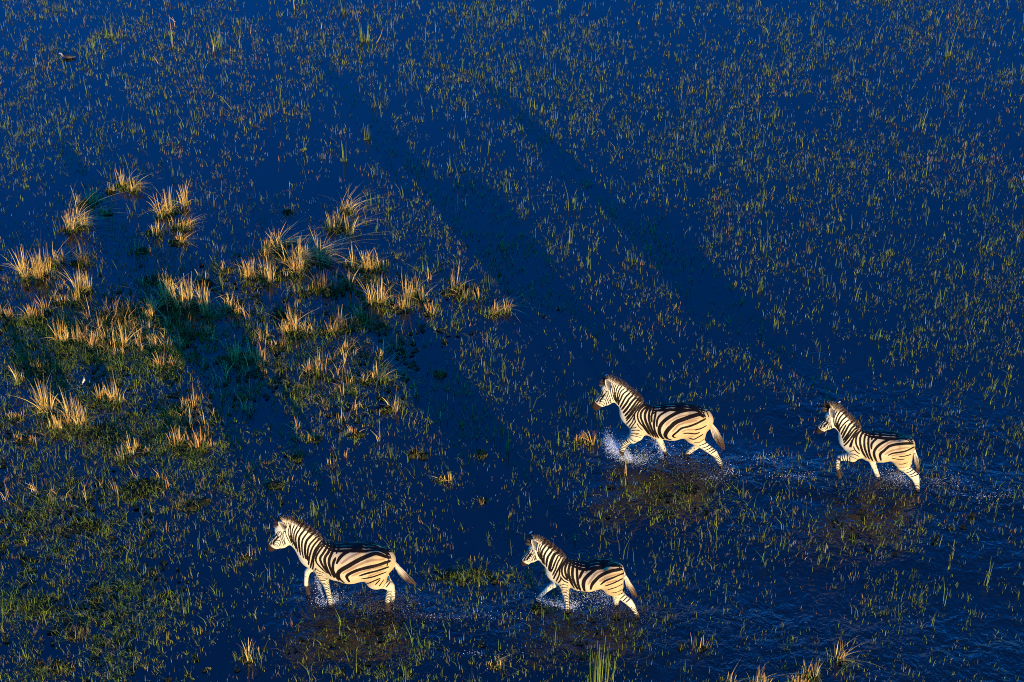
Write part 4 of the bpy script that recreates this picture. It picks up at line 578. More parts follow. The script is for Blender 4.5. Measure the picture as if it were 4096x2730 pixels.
   [315,0,1097,9,299,-37,1082,12,318,10,1098,14,336,43,1099,15,349,66,1091,15,357,84,1081,15,363,100,1068,15,366,115,1055,15,367,129,1039,15,366,142,1021,15,363,153,1000,15,358,162,976,15,351,168,949,15,343,174,926,15,334,182,903,15,324,189,880,15,314,194,856,15,303,197,832,15,286,199,802,15,269,199,773,14,253,203,752,12,242,205,736,9],
   [254,0,1070,8,234,-61,1050,11,250,-17,1068,13,266,17,1074,14,280,44,1072,14,289,64,1066,14,296,84,1055,14,299,101,1041,14,300,116,1026,14,299,131,1008,14,298,141,992,14,296,152,974,14,293,162,957,14,289,172,938,14,283,181,918,14,276,189,896,14,266,195,872,14,256,202,847,14,245,209,826,14,235,215,805,14,219,220,773,13,202,220,742,11,189,217,718,8],
   [190,-53,1047,8,198,-27,1052,11,210,5,1056,13,222,36,1055,14,230,61,1049,14,234,81,1039,14,237,99,1027,14,237,117,1013,14,237,133,997,14,236,146,982,14,233,158,966,14,230,170,949,14,226,182,932,14,222,193,915,14,217,204,893,14,211,213,871,14,204,221,846,14,195,227,821,14,184,230,797,14,171,230,768,14,157,227,738,13,144,220,708,11,135,210,682,8],
   [76,-36,1053,7,97,-20,1056,12,127,1,1059,12,151,20,1058,12,169,47,1051,12,179,71,1043,12,184,88,1035,12,186,99,1029,7],
   [-104,-50,1048,8,-88,-48,1047,11,-64,-44,1047,14,-36,-35,1049,14,-9,-20,1052,14,11,-5,1053,14,33,13,1053,14,55,32,1053,14,75,50,1051,14,94,66,1047,14,115,85,1041,14,134,104,1033,14,150,119,1022,14,164,132,1012,14,179,147,996,14,186,162,979,14,186,176,961,14,183,191,941,11,181,200,926,8],
   [-352,90,1073,10,-338,92,1077,12,-318,90,1079,13,-294,85,1078,15,-271,73,1071,17,-249,57,1059,17,-228,49,1052,17,-206,48,1050,17,-183,52,1049,17,-161,57,1049,17,-141,64,1048,17,-121,69,1046,17,-99,76,1042,17,-78,85,1038,17,-58,95,1034,17,-36,107,1028,17,-16,118,1024,17,4,130,1018,17,25,141,1011,17,45,152,1002,17,62,163,992,17,78,174,980,17,93,184,967,17,107,194,952,17,118,202,936,17,127,209,920,17,135,219,895,17,136,226,870,17,133,232,842,17,125,235,815,17,114,237,785,17,101,235,753,15,90,230,724,14,73,217,687,12,61,207,666,10],
   [-467,53,966,10,-457,65,976,12,-432,98,1004,14,-411,122,1025,16,-386,139,1039,17,-360,150,1047,17,-331,158,1050,17,-313,161,1049,17,-293,162,1046,17,-272,161,1041,17,-251,158,1033,17,-231,154,1025,17,-211,152,1017,17,-193,152,1012,17,-169,156,1007,17,-147,161,1003,17,-126,166,998,17,-106,171,992,17,-88,177,986,17,-68,188,975,17,-52,199,962,17,-36,209,947,17,-21,218,933,17,-6,226,920,17,10,232,906,17,24,236,893,17,34,240,879,17,41,245,854,17,39,250,828,16,32,252,800,14,21,250,765,12,13,244,735,10],
   [-491,76,916,7,-479,95,927,8,-453,130,943,10,-438,146,947,11,-420,163,949,11,-401,177,948,11,-381,192,946,11,-361,204,943,11,-342,214,941,11,-320,223,938,11,-299,228,935,11,-277,231,930,11,-257,231,924,11,-237,232,918,11,-213,232,910,11,-189,233,905,11,-167,236,901,11,-147,239,896,11,-122,243,884,10,-101,246,869,8,-86,249,859,7],
   [-441,196,864,4,-433,202,865,6,-415,214,869,7,-399,224,870,7,-379,234,870,7,-357,244,868,7,-336,250,865,7,-313,254,863,7,-288,256,859,7,-267,254,854,6,-252,253,849,4],
   [-143,248,805,4,-162,246,799,7,-190,242,791,7,-217,241,785,7,-242,243,784,7,-266,247,783,7,-289,249,785,7,-310,251,792,7,-329,251,801,7,-343,249,805,4],
   [-399,231,714,4,-383,237,709,6,-360,242,700,6,-336,245,691,6,-311,244,686,6,-285,240,681,6,-267,234,675,4],
   [-415,199,601,3,-399,211,605,5,-377,218,602,5,-355,218,592,5,-337,214,582,5,-311,213,582,5,-294,213,587,3],
   [-494,102,493,4,-488,113,499,6,-473,132,508,6,-455,153,513,6,-434,169,511,6,-414,177,505,6,-384,190,508,6,-362,193,509,4],
   [-532,95,450,4,-527,105,456,7,-516,122,462,7,-496,144,461,7,-472,159,452,7,-452,163,446,7,-431,163,437,7,-417,159,428,4],
   [-574,96,405,4,-569,105,410,7,-558,121,415,7,-538,142,413,7,-515,154,402,7,-488,158,393,7,-467,155,383,4],
   [-618,99,359,4,-612,108,364,7,-600,123,370,7,-575,143,372,7,-548,155,366,7,-524,158,359,7,-507,156,352,4],
   [187,-89,1034,5,174,-84,1038,6,157,-80,1043,7,135,-79,1044,8,111,-81,1043,9,86,-84,1041,9,60,-87,1039,9,36,-91,1037,9,14,-94,1035,9,-8,-99,1033,9,-31,-108,1028,9,-53,-115,1025,9,-74,-120,1023,9,-95,-126,1022,9,-114,-127,1023,9,-132,-127,1025,9,-157,-131,1022,9,-182,-146,1009,9,-171,0,1054,9,-185,1,1052,9,-204,6,1048,9,-269,-174,969,9,-281,-139,990,9,-294,-112,999,9,-313,-88,1003,9,-326,-75,1002,9,-342,-61,1000,9,-358,-39,1003,9,-372,-9,1014,9,-382,45,1046,9,-396,55,1040,9,-410,57,1028,9,-437,63,1001,8,-451,69,984,7,-460,69,972,6,-464,68,967,5],
   [19,-34,1051,6,5,-35,1050,7,-13,-36,1050,8,-35,-39,1048,10,-59,-41,1048,10,-83,-41,1048,10,-105,-39,1050,10,-125,-36,1053,10,-148,-35,1053,10,-170,-37,1052,10,-192,-41,1047,10,-213,-45,1040,10,-236,-51,1031,10,-256,-56,1019,10,-274,-50,1016,10,-292,-36,1020,10,-308,-15,1028,10,-319,37,1063,10,-332,60,1073,10,-350,77,1073,10,-368,90,1067,10,-385,98,1056,10,-401,101,1043,10,-415,99,1028,8,-435,88,1002,7,-444,84,990,6],
   [455,171,921,4,448,175,900,7,436,181,874,7,417,187,850,7,395,194,830,7,370,198,813,7,349,201,801,4],
   [499,158,796,3,482,169,818,5,461,178,838,5,444,182,845,5,433,185,848,3],
   [494,161,750,3,477,176,764,5,452,190,778,5,426,199,782,5,406,204,778,5,384,207,768,5,364,206,755,5,350,203,744,3],
   [489,168,707,3,470,182,711,4,443,194,710,4,417,199,703,4,385,192,683,4,360,170,651,3],
   [867,67,1422,3,871,71,1403,3,871,76,1375,3,865,80,1353,3,857,84,1328,3,848,87,1302,3,839,90,1269,3,829,84,1227,3,821,68,1186,3],
   [886,67,1388,3,885,72,1360,3,879,78,1322,3,870,85,1297,3,857,89,1268,3,845,88,1239,3,833,77,1199,3,824,56,1161,3],
   [899,71,1315,3,895,75,1302,4,888,81,1283,4,877,86,1260,4,866,87,1232,4,854,80,1194,4,845,62,1153,3],
   [976,45,1237,3,964,55,1241,4,947,66,1245,4,926,73,1255,4,907,79,1260,4,897,83,1243,4,890,85,1217,4,883,81,1182,4,875,63,1141,3],
   [989,40,1199,3,970,56,1207,3,946,72,1213,3,929,79,1213,3,916,82,1207,3,905,81,1185,3,897,73,1157,3],
   [999,44,1168,3,981,54,1171,3,959,62,1169,3,939,67,1163,3,922,68,1153,3,917,63,1136,3,915,59,1123,3],
   [1007,41,1137,3,990,52,1144,3,968,61,1147,3,952,62,1134,3,941,59,1117,3],
   [901,56,1392,3,897,61,1383,3,895,65,1366,3,902,65,1337,3,913,63,1309,3,931,58,1290,3,947,51,1278,3],
   [911,44,1402,3,919,42,1379,3,929,38,1349,3,934,38,1329,3,938,40,1316,3],
   [934,23,1370,3,944,15,1336,3,961,12,1298,3,974,12,1275,3,988,8,1249,3,997,-5,1221,3],
   [834,-1,1493,3,823,0,1495,5,813,9,1497,5,809,28,1489,5,807,44,1476,5,808,57,1461,5,816,72,1435,5,825,80,1413,3],
   [914,-11,1436,5,897,0,1459,9,880,0,1473,9,866,0,1482,9,852,0,1488,5],
   [-375,-105,974,4,-387,-74,987,7,-406,-41,994,7,-425,-13,995,7,-437,8,992,7,-449,28,986,7,-460,41,976,7,-468,47,966,4],
  ], shades=[
   [-396,170,984,6,-382,178,987,7,-364,186,990,9,-342,193,991,10,-319,198,989,10,-296,201,984,10,-273,202,977,10,-252,200,968,10,-233,200,961,10,-211,202,954,10,-189,207,950,10,-169,213,947,10,-149,218,942,10,-132,221,936,10,-115,225,928,10,-95,229,918,10,-76,235,905,10,-59,240,892,9,-45,243,880,7,-35,246,871,6],
   [-294,126,1071,4,-282,126,1069,5,-266,123,1064,5,-247,118,1057,6,-227,112,1049,6,-205,108,1041,6,-182,107,1036,6,-160,110,1033,6,-139,114,1031,6,-121,119,1028,6,-99,127,1021,6,-78,138,1014,6,-60,150,1006,6,-42,162,996,6,-26,173,987,6,-10,183,978,6,9,193,966,6,28,202,952,6,45,210,938,5,59,216,925,5,69,219,915,4],
   [-345,234,910,4,-331,238,910,5,-312,242,908,6,-290,245,904,6,-267,245,898,6,-244,245,890,6,-223,244,883,6,-206,244,876,6,-176,245,864,6,-153,248,853,6,-138,250,845,4],
  ]),
}

# x, y, width, height (metres), kind, label
TUSSOCKS = [
 (-8.087, 4.031, 0.371, 0.453, 'mixed', 'small upright straw-green tussock at the upper left corner of the grassy patch'),
 (-7.66, 4.412, 0.208, 0.253, 'mixed', 'tiny straw tuft just below the long bowed straws, upper left'),
 (-7.397, 4.597, 0.501, 0.457, 'arch', 'topmost tussock of the grassy patch, long straws bowed over to the right'),
 (-6.394, 3.822, 0.493, 0.606, 'straw', 'tall spiky tan tussock at the top of the grassy patch, in open blue water'),
 (-6.142, 3.273, 0.447, 0.452, 'arch', 'tussock with pale blades drooping right, just below the tall spiky tan one'),
 (-6.692, 3.138, 0.324, 0.351, 'mixed', 'low leaning straw tuft left of the drooping-blade tussock, upper left'),
 (-8.172, 3.273, 0.487, 0.7, 'arch', 'wispy grey-brown tussock with long curved stalks near the upper left edge'),
 (-7.61, 3.725, 0.246, 0.251, 'mixed', 'short yellow tuft between the wispy grey-brown tussock and the tall spiky one'),
 (-6.795, 2.565, 0.32, 0.349, 'sparse', 'flattened brown tuft splayed low on open water, upper left'),
 (-6.202, 2.803, 0.322, 0.28, 'arch', 'small green tuft with two tan blades lying over, below the drooping-blade tussock'),
 (-8.68, 1.865, 0.591, 0.649, 'straw', 'broad pale tan tussock nearest the left edge of the photo, upper of the two bands'),
 (-8.42, 2.174, 0.436, 0.494, 'arch', 'pale straw tussock with curling tips directly behind the broad one by the left edge'),
 (-7.923, 2.187, 0.302, 0.495, 'dark', 'dark green tuft with a few long arched stalks right of the pale curling tussock'),
 (-7.665, 1.36, 0.351, 0.668, 'straw', 'tall narrow cream tussock standing alone on blue water, left side'),
 (-7.708, 1.013, 0.271, 0.343, 'mixed', 'short yellowish tuft at the foot of the tall narrow cream tussock'),
 (-8.063, 1.049, 0.263, 0.313, 'straw', 'thin row of tan stubble left of the tall narrow cream tussock'),
 (-8.388, 0.719, 0.576, 0.409, 'orange', 'wide orange stubble tussock above the green mat by the left edge'),
 (-8.949, 0.719, 0.307, 0.292, 'orange', 'orange stubble tuft cut by the left edge of the photo, above the green mat'),
 (-6.452, 1.712, 0.55, 0.475, 'sparse', 'sparse tussock of upright tan stalks just above the largest tan tussock'),
 (-5.921, 0.951, 1.159, 0.709, 'straw', 'largest and densest pale tan tussock, middle of the grassy patch'),
 (-6.855, 0.743, 0.807, 0.51, 'dark', 'wide dark brown tussock on the left shoulder of the largest tan one'),
 (-5.164, 1.993, 0.277, 0.279, 'sparse', 'small tuft with one stalk stretched out left, above the grassy patch centre'),
 (-5.537, 1.611, 0.431, 0.446, 'sparse', 'open tussock of few tall tan stalks right of the sparse upright one'),
 (-4.364, 2.658, 0.601, 0.582, 'arch', 'uppermost tussock of the middle cluster, straw blades over dark green'),
 (-3.793, 2.239, 0.755, 0.72, 'arch', 'large shaggy tussock with hooped blades in the centre of the middle cluster'),
 (-4.669, 1.865, 0.512, 0.478, 'straw', 'golden bristly tussock at the left of the middle cluster'),
 (-4.132, 1.852, 0.63, 0.518, 'straw', 'golden bristly tussock between the shaggy hooped one and the left bristly one'),
 (-2.761, 2.122, 0.594, 0.551, 'straw', 'straw-topped green tussock at the upper right of the middle cluster'),
 (-2.913, 1.636, 0.314, 0.449, 'orange', 'narrow leaning orange tuft below the straw-topped green tussock'),
 (-2.413, 2.122, 0.198, 0.501, 'sparse', 'few tall tan stalks at the right end of the straw-topped green tussock'),
 (-3.27, 1.372, 0.468, 0.577, 'dark', 'shaded grey-green tussock under the shaggy hooped one'),
 (-3.236, 3.273, 0.487, 0.424, 'arch', 'isolated tussock with blades splayed left, below the curled loop tuft'),
 (-3.107, 3.794, 0.287, 0.427, 'loop', 'pale tuft curled into a round loop, highest of the middle cluster'),
 (-4.231, 3.794, 0.246, 0.243, 'sparse', 'very small tuft of three bent straws on open water, left of the loop tuft'),
 (-3.718, 1.31, 0.327, 0.477, 'sparse', 'bent broken straws below the golden bristly tussocks'),
 (-2.405, 1.074, 0.325, 0.636, 'straw', 'tall orange-tan tussock left of the spiky one, right half of the grassy patch'),
 (-1.796, 1.148, 0.465, 0.636, 'straw', 'tall spiky tussock at the right end of the grassy patch'),
 (-2.007, 0.841, 0.308, 0.377, 'straw', 'short stubble tuft joining the two tall tussocks at the right end of the patch'),
 (-1.488, 0.743, 0.192, 0.317, 'orange', 'little orange tuft right below the tall spiky tussock at the right end'),
 (-0.939, 1.372, 0.741, 0.598, 'sparse', 'broad isolated tussock standing apart to the right of the grassy patch'),
 (-0.273, 0.829, 0.347, 0.357, 'arch', 'small green tuft with one drooping blade, farthest right of all the tussocks in mid water'),
 (-3.741, 0.191, 0.547, 0.571, 'straw', 'fan-shaped straw tussock in the lower middle of the grassy patch'),
 (-4.019, -0.174, 0.377, 0.451, 'sparse', 'crossing pale stalks at the left foot of the fan-shaped straw tussock'),
 (-4.564, -0.441, 0.524, 0.489, 'orange', 'rusty orange tussock below the middle of the grassy patch'),
 (-3.235, 0.238, 0.418, 0.375, 'orange', 'orange and green stubble tussock right of the fan-shaped one'),
 (-2.841, 0.369, 0.458, 0.454, 'dark', 'nearly black shaded tussock right of the orange and green stubble'),
 (-1.92, -0.291, 0.225, 0.413, 'sparse', 'dark reddish stalks standing alone above the lane of shadowed water'),
 (-2.385, -0.976, 0.37, 0.47, 'arch', 'olive tussock with orange tips right of centre in the lower grassy patch'),
 (-2.613, 0.646, 0.23, 0.416, 'orange', 'thin upright orange stalks above the nearly black tussock'),
 (-3.371, -0.852, 0.334, 0.44, 'orange', 'loose group of orange stalks left of the olive tussock'),
 (-4.943, 0.841, 0.308, 0.355, 'straw', 'yellow tuft at the right end of the largest tan tussock'),
 (-7.722, -0.022, 0.363, 0.582, 'straw', 'tall straw tussock on the left end of the second row, left side'),
 (-7.378, -0.045, 0.453, 0.389, 'orange', 'low amber stubble in the middle of the second row, left side'),
 (-6.905, 0.025, 0.454, 0.526, 'arch', 'tawny tussock with leaning blades at the right end of the second row, left side'),
 (-5.927, -0.659, 0.335, 0.428, 'orange', 'dark tussock with orange left edge, alone in shaded water'),
 (-5.635, 0.155, 0.417, 0.47, 'dark', 'brown shaded tussock with pale stray blades under the largest tan one'),
 (-7.735, -1.902, 0.398, 0.765, 'straw', 'tallest orange-tan tussock of the lower left row'),
 (-7.349, -2.041, 0.505, 0.689, 'straw', 'broad golden tussock beside the tallest one in the lower left row'),
 (-6.773, -1.532, 0.453, 0.539, 'straw', 'bright bushy tussock at the right end of the lower left row'),
 (-7.549, -2.297, 0.23, 0.363, 'straw', 'short pale fan tuft below the broad golden tussock, lower left'),
 (-5.401, -1.696, 0.218, 0.435, 'orange', 'slim orange tuft right of the bright bushy one, by dark water'),
 (-5.115, -2.612, 0.498, 0.559, 'orange', 'reddish-gold tussock at the right end of the lowest row'),
 (-5.512, -2.622, 0.299, 0.423, 'orange', 'middle stubble tussock of the lowest row'),
 (-6.075, -2.809, 0.354, 0.479, 'straw', 'left tan tussock of the lowest row'),
 (-6.282, -2.943, 0.155, 0.44, 'sparse', 'few thick orange straws at the left end of the lowest row'),
 (-8.362, -1.055, 0.162, 0.441, 'sparse', 'single thick straw leaning left near the left edge'),
 (-8.1, -0.716, 0.238, 0.212, 'mixed', 'small tan tuft above the dark green mat, left side'),
 (-8.245, -1.999, 0.217, 0.21, 'mixed', 'small pinkish tuft near the left edge, beside the lower left row'),
 (-7.988, -2.549, 0.371, 0.209, 'orange', 'low rusty tuft under the lower left row, near the left edge'),
 (3.208, -7.735, 0.437, 0.289, 'arch', 'bowed tan tussock cut by the bottom edge of the photo, left of three'),
 (3.574, -7.703, 0.25, 0.327, 'straw', 'short straw tussock cut by the bottom edge of the photo, middle of three'),
 (4.289, -7.574, 0.389, 0.421, 'straw', 'biggest straw tussock at the bottom edge, lower right'),
 (4.81, -7.28, 0.164, 0.419, 'arch', 'tall straw tuft with one long blade arched right, above the biggest bottom edge tussock'),
 (2.774, -7.023, 0.159, 0.405, 'sparse', 'single rusty sprig on rippled water, lower right'),
 (-0.256, -7.305, 0.215, 0.233, 'loop', 'small coiled tan tuft at the bottom, left of the tall green reeds'),
 (1.237, -2.539, 0.3, 0.35, 'orange', 'orange-green tuft in front of the zebra kicking up white spray'),
 (0.4, -6.248, 0.299, 0.387, 'green', 'green tuft with a red-brown spike right under the outstretched hoof of the lower right zebra'),
 (-4.094, -5.167, 0.147, 0.287, 'sparse', "thin pinkish stalks just left of the lowest left zebra's muzzle"),
 (-3.785, -3.599, 0.348, 0.212, 'green', "yellow-green cushion tuft above the lowest left zebra's ears"),
 (-3.866, -7.239, 0.165, 0.556, 'sparse', 'two bowed brown stalks at the bottom left, below the lowest left zebra'),
 (-2.102, -1.783, 0.378, 0.722, 'sparse', 'tangle of long straws with one lying flat, lower right of the grassy patch'),
 (-2.833, -2.031, 0.188, 0.331, 'sparse', 'pair of pale short straws left of the flat-lying straw tangle'),
 (-3.186, -2.518, 0.257, 0.252, 'mixed', 'little brown tuft above the black-green clump'),
 (-2.515, -2.392, 0.229, 0.194, 'mixed', 'small reddish tuft on open water below the straw pair'),
 (-1.119, -3.46, 0.251, 0.194, 'mixed', 'tiny spread tuft on dark water, above and left of the lower right zebra'),
 (-0.472, -3.934, 0.179, 0.136, 'mixed', "smallest brown tuft, straight above the lower right zebra's ears"),
]
# x, y, width, depth (metres), label
WEED_MATS = [
 (-5.935, -3.728, 0.866, 0.605, 'largest dark weed mat, above and left of the lowest left zebra'),
 (-6.674, -4.484, 0.646, 0.411, 'dark green weed mat below the largest one, left side'),
 (-5.124, -4.003, 0.619, 0.337, 'brown-edged weed mat to the right of the largest one'),
 (-6.187, -5.95, 0.393, 0.455, 'round olive weed mat at mid height of the lower left'),
 (-7.092, -6.161, 0.521, 0.498, 'ragged weed mat near the left edge, lower left'),
 (-6.378, -6.763, 0.385, 0.298, 'brownish weed mat between the ragged one and the bottom edge'),
 (-6.668, -7.428, 0.63, 0.34, 'tawny weed mat at the bottom left corner'),
 (-0.67, -5.63, 0.925, 0.326, 'long green weed mat between the two lower zebras'),
 (-3.494, -2.922, 0.297, 0.31, 'black-green weed clump at the head of the shadow lane'),
 (-1.538, -2.881, 0.325, 0.206, 'rust-brown weed clump alone on the water'),
 (-1.241, -0.898, 0.207, 0.181, 'small black weed clump in shadowed water, below the grassy patch right end'),
 (-0.506, -2.881, 0.198, 0.206, 'small dark weed clump right of the rust-brown one'),
 (-4.119, 0.671, 0.461, 0.415, 'dark cushion of weed in the middle of the grassy patch'),
 (-2.336, 0.346, 0.366, 0.311, 'deep green cushion of weed near the right end of the grassy patch'),
 (-5.942, 0.525, 1.071, 0.489, 'dark weed bed in the shade of the largest tan tussock'),
 (-7.928, -0.762, 0.706, 0.537, 'dark green weed mat above the lower left row of tussocks'),
 (-7.325, -0.36, 1.125, 0.355, 'weed bed under the second row of tussocks, left side'),
 (-6.772, -2.403, 1.216, 0.431, 'weed bed at the foot of the lower left row of tussocks'),
 (-5.294, -2.768, 0.922, 0.315, 'weed bed at the foot of the lowest row of tussocks'),
 (-8.532, 0.465, 0.841, 0.322, 'bright green weed mat under the orange stubble by the left edge'),
]
DEAD_REEDS = [
 (-7.186, 9.671, 0.009, 0.805, 'longest pink dead reed, upright near the top left'),
 (-7.241, 10.503, -0.028, 0.26, 'short forked dead reed beside the longest pink one'),
 (-6.274, 9.828, 0.083, 0.237, 'thick slanted pink dead reed right of the longest one'),
 (-6.302, 9.514, 0.009, 0.279, 'slim dead reed just below the thick slanted one'),
 (-5.592, 10.199, 0.037, 0.271, 'slanting pale dead reed at the top, between the pink reeds and the rushes'),
 (-4.101, 10.395, 0.037, 0.196, 'short tan dead reed, farthest right of the dead reeds at the top'),
 (-4.741, 11.232, -0.009, 0.263, 'stout cream dead reed touching the top edge'),
 (-7.39, 9.016, -0.091, 0.202, 'left-leaning dead reed below the longest pink one'),
 (-2.895, 9.828, 0.139, 0.367, 'curved tan dead reed right of the tall green rush'),
]
RUSH_CLUMPS = [
 (1.287, -7.655, 0.438, 0.951, 22, 'tall bright green reed clump at the bottom edge'),
 (-3.131, 9.916, 0.222, 0.811, 9, 'green rush clump near the top, left of the curved dead reed'),
 (-8.597, 10.092, 0.241, 0.592, 7, 'green rush clump near the top left corner'),
 (-2.858, 6.225, 0.172, 0.437, 5, 'lone green rush clump at the edge of the left shadow streak'),
 (-6.227, 9.653, 0.258, 0.645, 7, 'green rush clump behind the slanted pink dead reed'),
 (9.159, 9.307, 0.128, 0.853, 4, 'tall single green rush near the top right corner'),
 (-3.283, 5.472, 0.136, 0.516, 4, 'thin green rush clump above the loop tuft'),
 (-4.077, 5.846, 0.12, 0.362, 3, 'short green rush clump left of the shadow streak'),
 (2.174, 2.277, 0.27, 0.281, 6, 'yellow-green rush clump between the two shadow streaks'),
 (1.073, 2.803, 0.096, 0.464, 3, 'slender green rush between the shadow streaks'),
]
# x, y, rx, ry (metres), strength
GRASS_BLOBS = [
 (-8.649, 4.597, 1.085, 1.032, -1.0),
 (-6.982, 4.031, 0.99, 0.856, -0.3),
 (-1.452, 3.892, 0.987, 0.837, -0.3),
 (0.542, -1.1, 0.885, 0.896, -0.25),
 (-6.978, -0.186, 2.41, 1.549, 1.0),
 (-6.087, -2.191, 2.373, 1.191, 1.1),
 (-7.078, -3.925, 1.793, 1.409, 0.7),
 (-3.542, -0.762, 1.933, 1.372, 0.8),
 (-5.254, -3.629, 1.25, 0.706, 0.6),
 (-2.121, 0.646, 1.535, 0.849, 0.4),
 (-6.871, -6.231, 1.951, 1.983, 0.6),
 (-5.594, -5.612, 1.718, 1.197, 0.3),
 (-7.341, 1.136, 2.559, 0.759, 0.6),
 (-3.353, 1.763, 2.202, 0.639, 0.55),
 (-0.67, -5.657, 0.726, 0.271, 0.6),
 (-2.081, -6.998, 0.956, 0.509, 0.24),
 (-3.749, -6.231, 1.301, 1.328, 0.15),
 (6.182, 5.771, 3.589, 3.972, 0.35),
 (3.788, 8.129, 2.684, 2.667, 0.25),
 (2.644, -3.925, 0.896, 0.443, 0.24),
 (5.916, -4.645, 0.813, 0.435, 0.24),
 (4.208, -1.323, 1.174, 1.34, -0.2),
 (-4.964, -1.323, 0.66, 1.008, -0.6),
 (-4.196, -2.403, 0.572, 1.169, -0.85),
 (-5.382, -0.302, 0.451, 0.588, -0.5),
 (-2.144, -6.998, 0.892, 0.509, 0.45),
 (2.648, -3.876, 0.897, 0.494, 0.4),
 (5.848, -4.645, 0.745, 0.434, 0.4),
 (-3.877, -1.977, 0.867, 0.974, -0.3),
 (-6.968, 2.277, 1.193, 0.795, 0.1),
 (-3.646, 0.525, 1.224, 0.727, 0.4),
]
# x, y, rx, ry, strength; drifts under the zebras darken their reflections
WEED_DRIFTS = [
 (-2.154, -6.83, 0.896, 0.513, 1.0),
 (2.651, -3.827, 0.899, 0.445, 0.9),
 (5.923, -4.598, 0.814, 0.387, 0.9),
 (1.364, -6.914, 0.83, 0.383, 0.7),
 (-0.67, -5.657, 0.528, 0.217, 0.6),
 (-6.307, -6.49, 1.679, 1.33, 0.35),
 (-5.727, -3.728, 1.039, 0.604, 0.9),
 (-6.637, -4.503, 0.748, 0.391, 0.9),
]

# ---------------------------------------------------------------- blades (grass, straw, hair): strips along a bent curve
def blades(root, hgt, lean, az, width, colr, segs=2, face=None, curl=2.0, tipcol=None, tipw=0.12):
    """root (n,3), hgt/lean/az/width (n,), colr (n,3) -> V, F, C"""
    n = len(root)
    t = np.linspace(0, 1, segs + 1)[None, :]
    h = hgt[:, None]; ln = lean[:, None]
    hor = h * ln * t ** curl
    ver = h * (t - 0.35 * np.minimum(ln, 1.6) * t ** (curl + 1))
    dx, dy = np.cos(az)[:, None], np.sin(az)[:, None]
    X = root[:, 0:1] + hor * dx; Y = root[:, 1:2] + hor * dy; Z = root[:, 2:3] + ver
    fa = (rng.uniform(0, math.pi, n) if face is None else face)[:, None]
    wv = width[:, None] * 0.5 * (1 - (1 - tipw) * t ** 1.6)
    a = np.stack([X - np.cos(fa) * wv, Y - np.sin(fa) * wv, Z], -1)
    b_ = np.stack([X + np.cos(fa) * wv, Y + np.sin(fa) * wv, Z], -1)
    V = np.stack([a, b_], 2).reshape(-1, 3)
    k = np.arange(segs)
    base = (np.arange(n) * 2 * (segs + 1))[:, None]
    F = np.stack([base + 2 * k, base + 2 * k + 1, base + 2 * k + 3, base + 2 * k + 2], -1).reshape(-1, 4)
    c0 = colr[:, None, :]
    c1_ = c0 if tipcol is None else tipcol[:, None, :]
    tt = t[..., None]
    C = np.repeat((c0 * (1 - tt) + c1_ * tt)[:, :, None, :], 2, 2).reshape(-1, 3)
    return V, F, C

def join(parts):
    V, F, C, o = [], [], [], 0
    for v, f, c in parts:
        V.append(v); F.append(f + o); C.append(c); o += len(v)
    return np.concatenate(V), np.concatenate(F), np.concatenate(C)

def blade_mesh(name, parts, mat='blade'):
    V, F, C = join(parts)
    me = mesh_np(name, V, F, smooth=False)
    cattr(me, 'col', C)
    me.materials.append(M[mat])
    return me

def pick(pal, n, jit=0.35):
    pal = np.array(pal)
    c = pal[rng.integers(0, len(pal), n)]
    return np.clip(c * (1 + rng.uniform(-jit, jit, (n, 1))) * (1 + rng.uniform(-.08, .08, (n, 3))), 0.001, 0.9)

GREEN = [(0.115, 0.165, 0.012), (0.09, 0.145, 0.015), (0.16, 0.185, 0.016), (0.07, 0.125, 0.028)]
OLIVE = [(0.14, 0.14, 0.02), (0.18, 0.165, 0.026), (0.10, 0.105, 0.018)]
RUST = [(0.20, 0.13, 0.055), (0.22, 0.15, 0.07), (0.16, 0.10, 0.045)]
STRAW = [(0.43, 0.285, 0.07), (0.49, 0.335, 0.10), (0.38, 0.23, 0.045), (0.50, 0.365, 0.13)]
ORANGE = [(0.40, 0.21, 0.07), (0.36, 0.18, 0.055), (0.44, 0.26, 0.10)]
PINK = [(0.34, 0.20, 0.12), (0.38, 0.23, 0.14)]

# ---------------------------------------------------------------- zebras
def stroke_points(d, step=0.006):
    out = []
    for s in d['strokes']:
        p = np.array(s, float).reshape(-1, 4) / 1000
        for a, b_ in zip(p[:-1], p[1:]):
            k = max(1, int(np.linalg.norm(b_[:3] - a[:3]) / step)) if np.linalg.norm(b_[:3] - a[:3]) < 0.15 else 1
            out += [a + (b_ - a) * i / k for i in range(k)]
        out.append(p[-1])
    out = np.array(out)
    out[:, 3] = np.where(out[:, 3] > 0.013, out[:, 3] * 1.22 + 0.001, out[:, 3] * 1.05 + 0.0024)
    return out

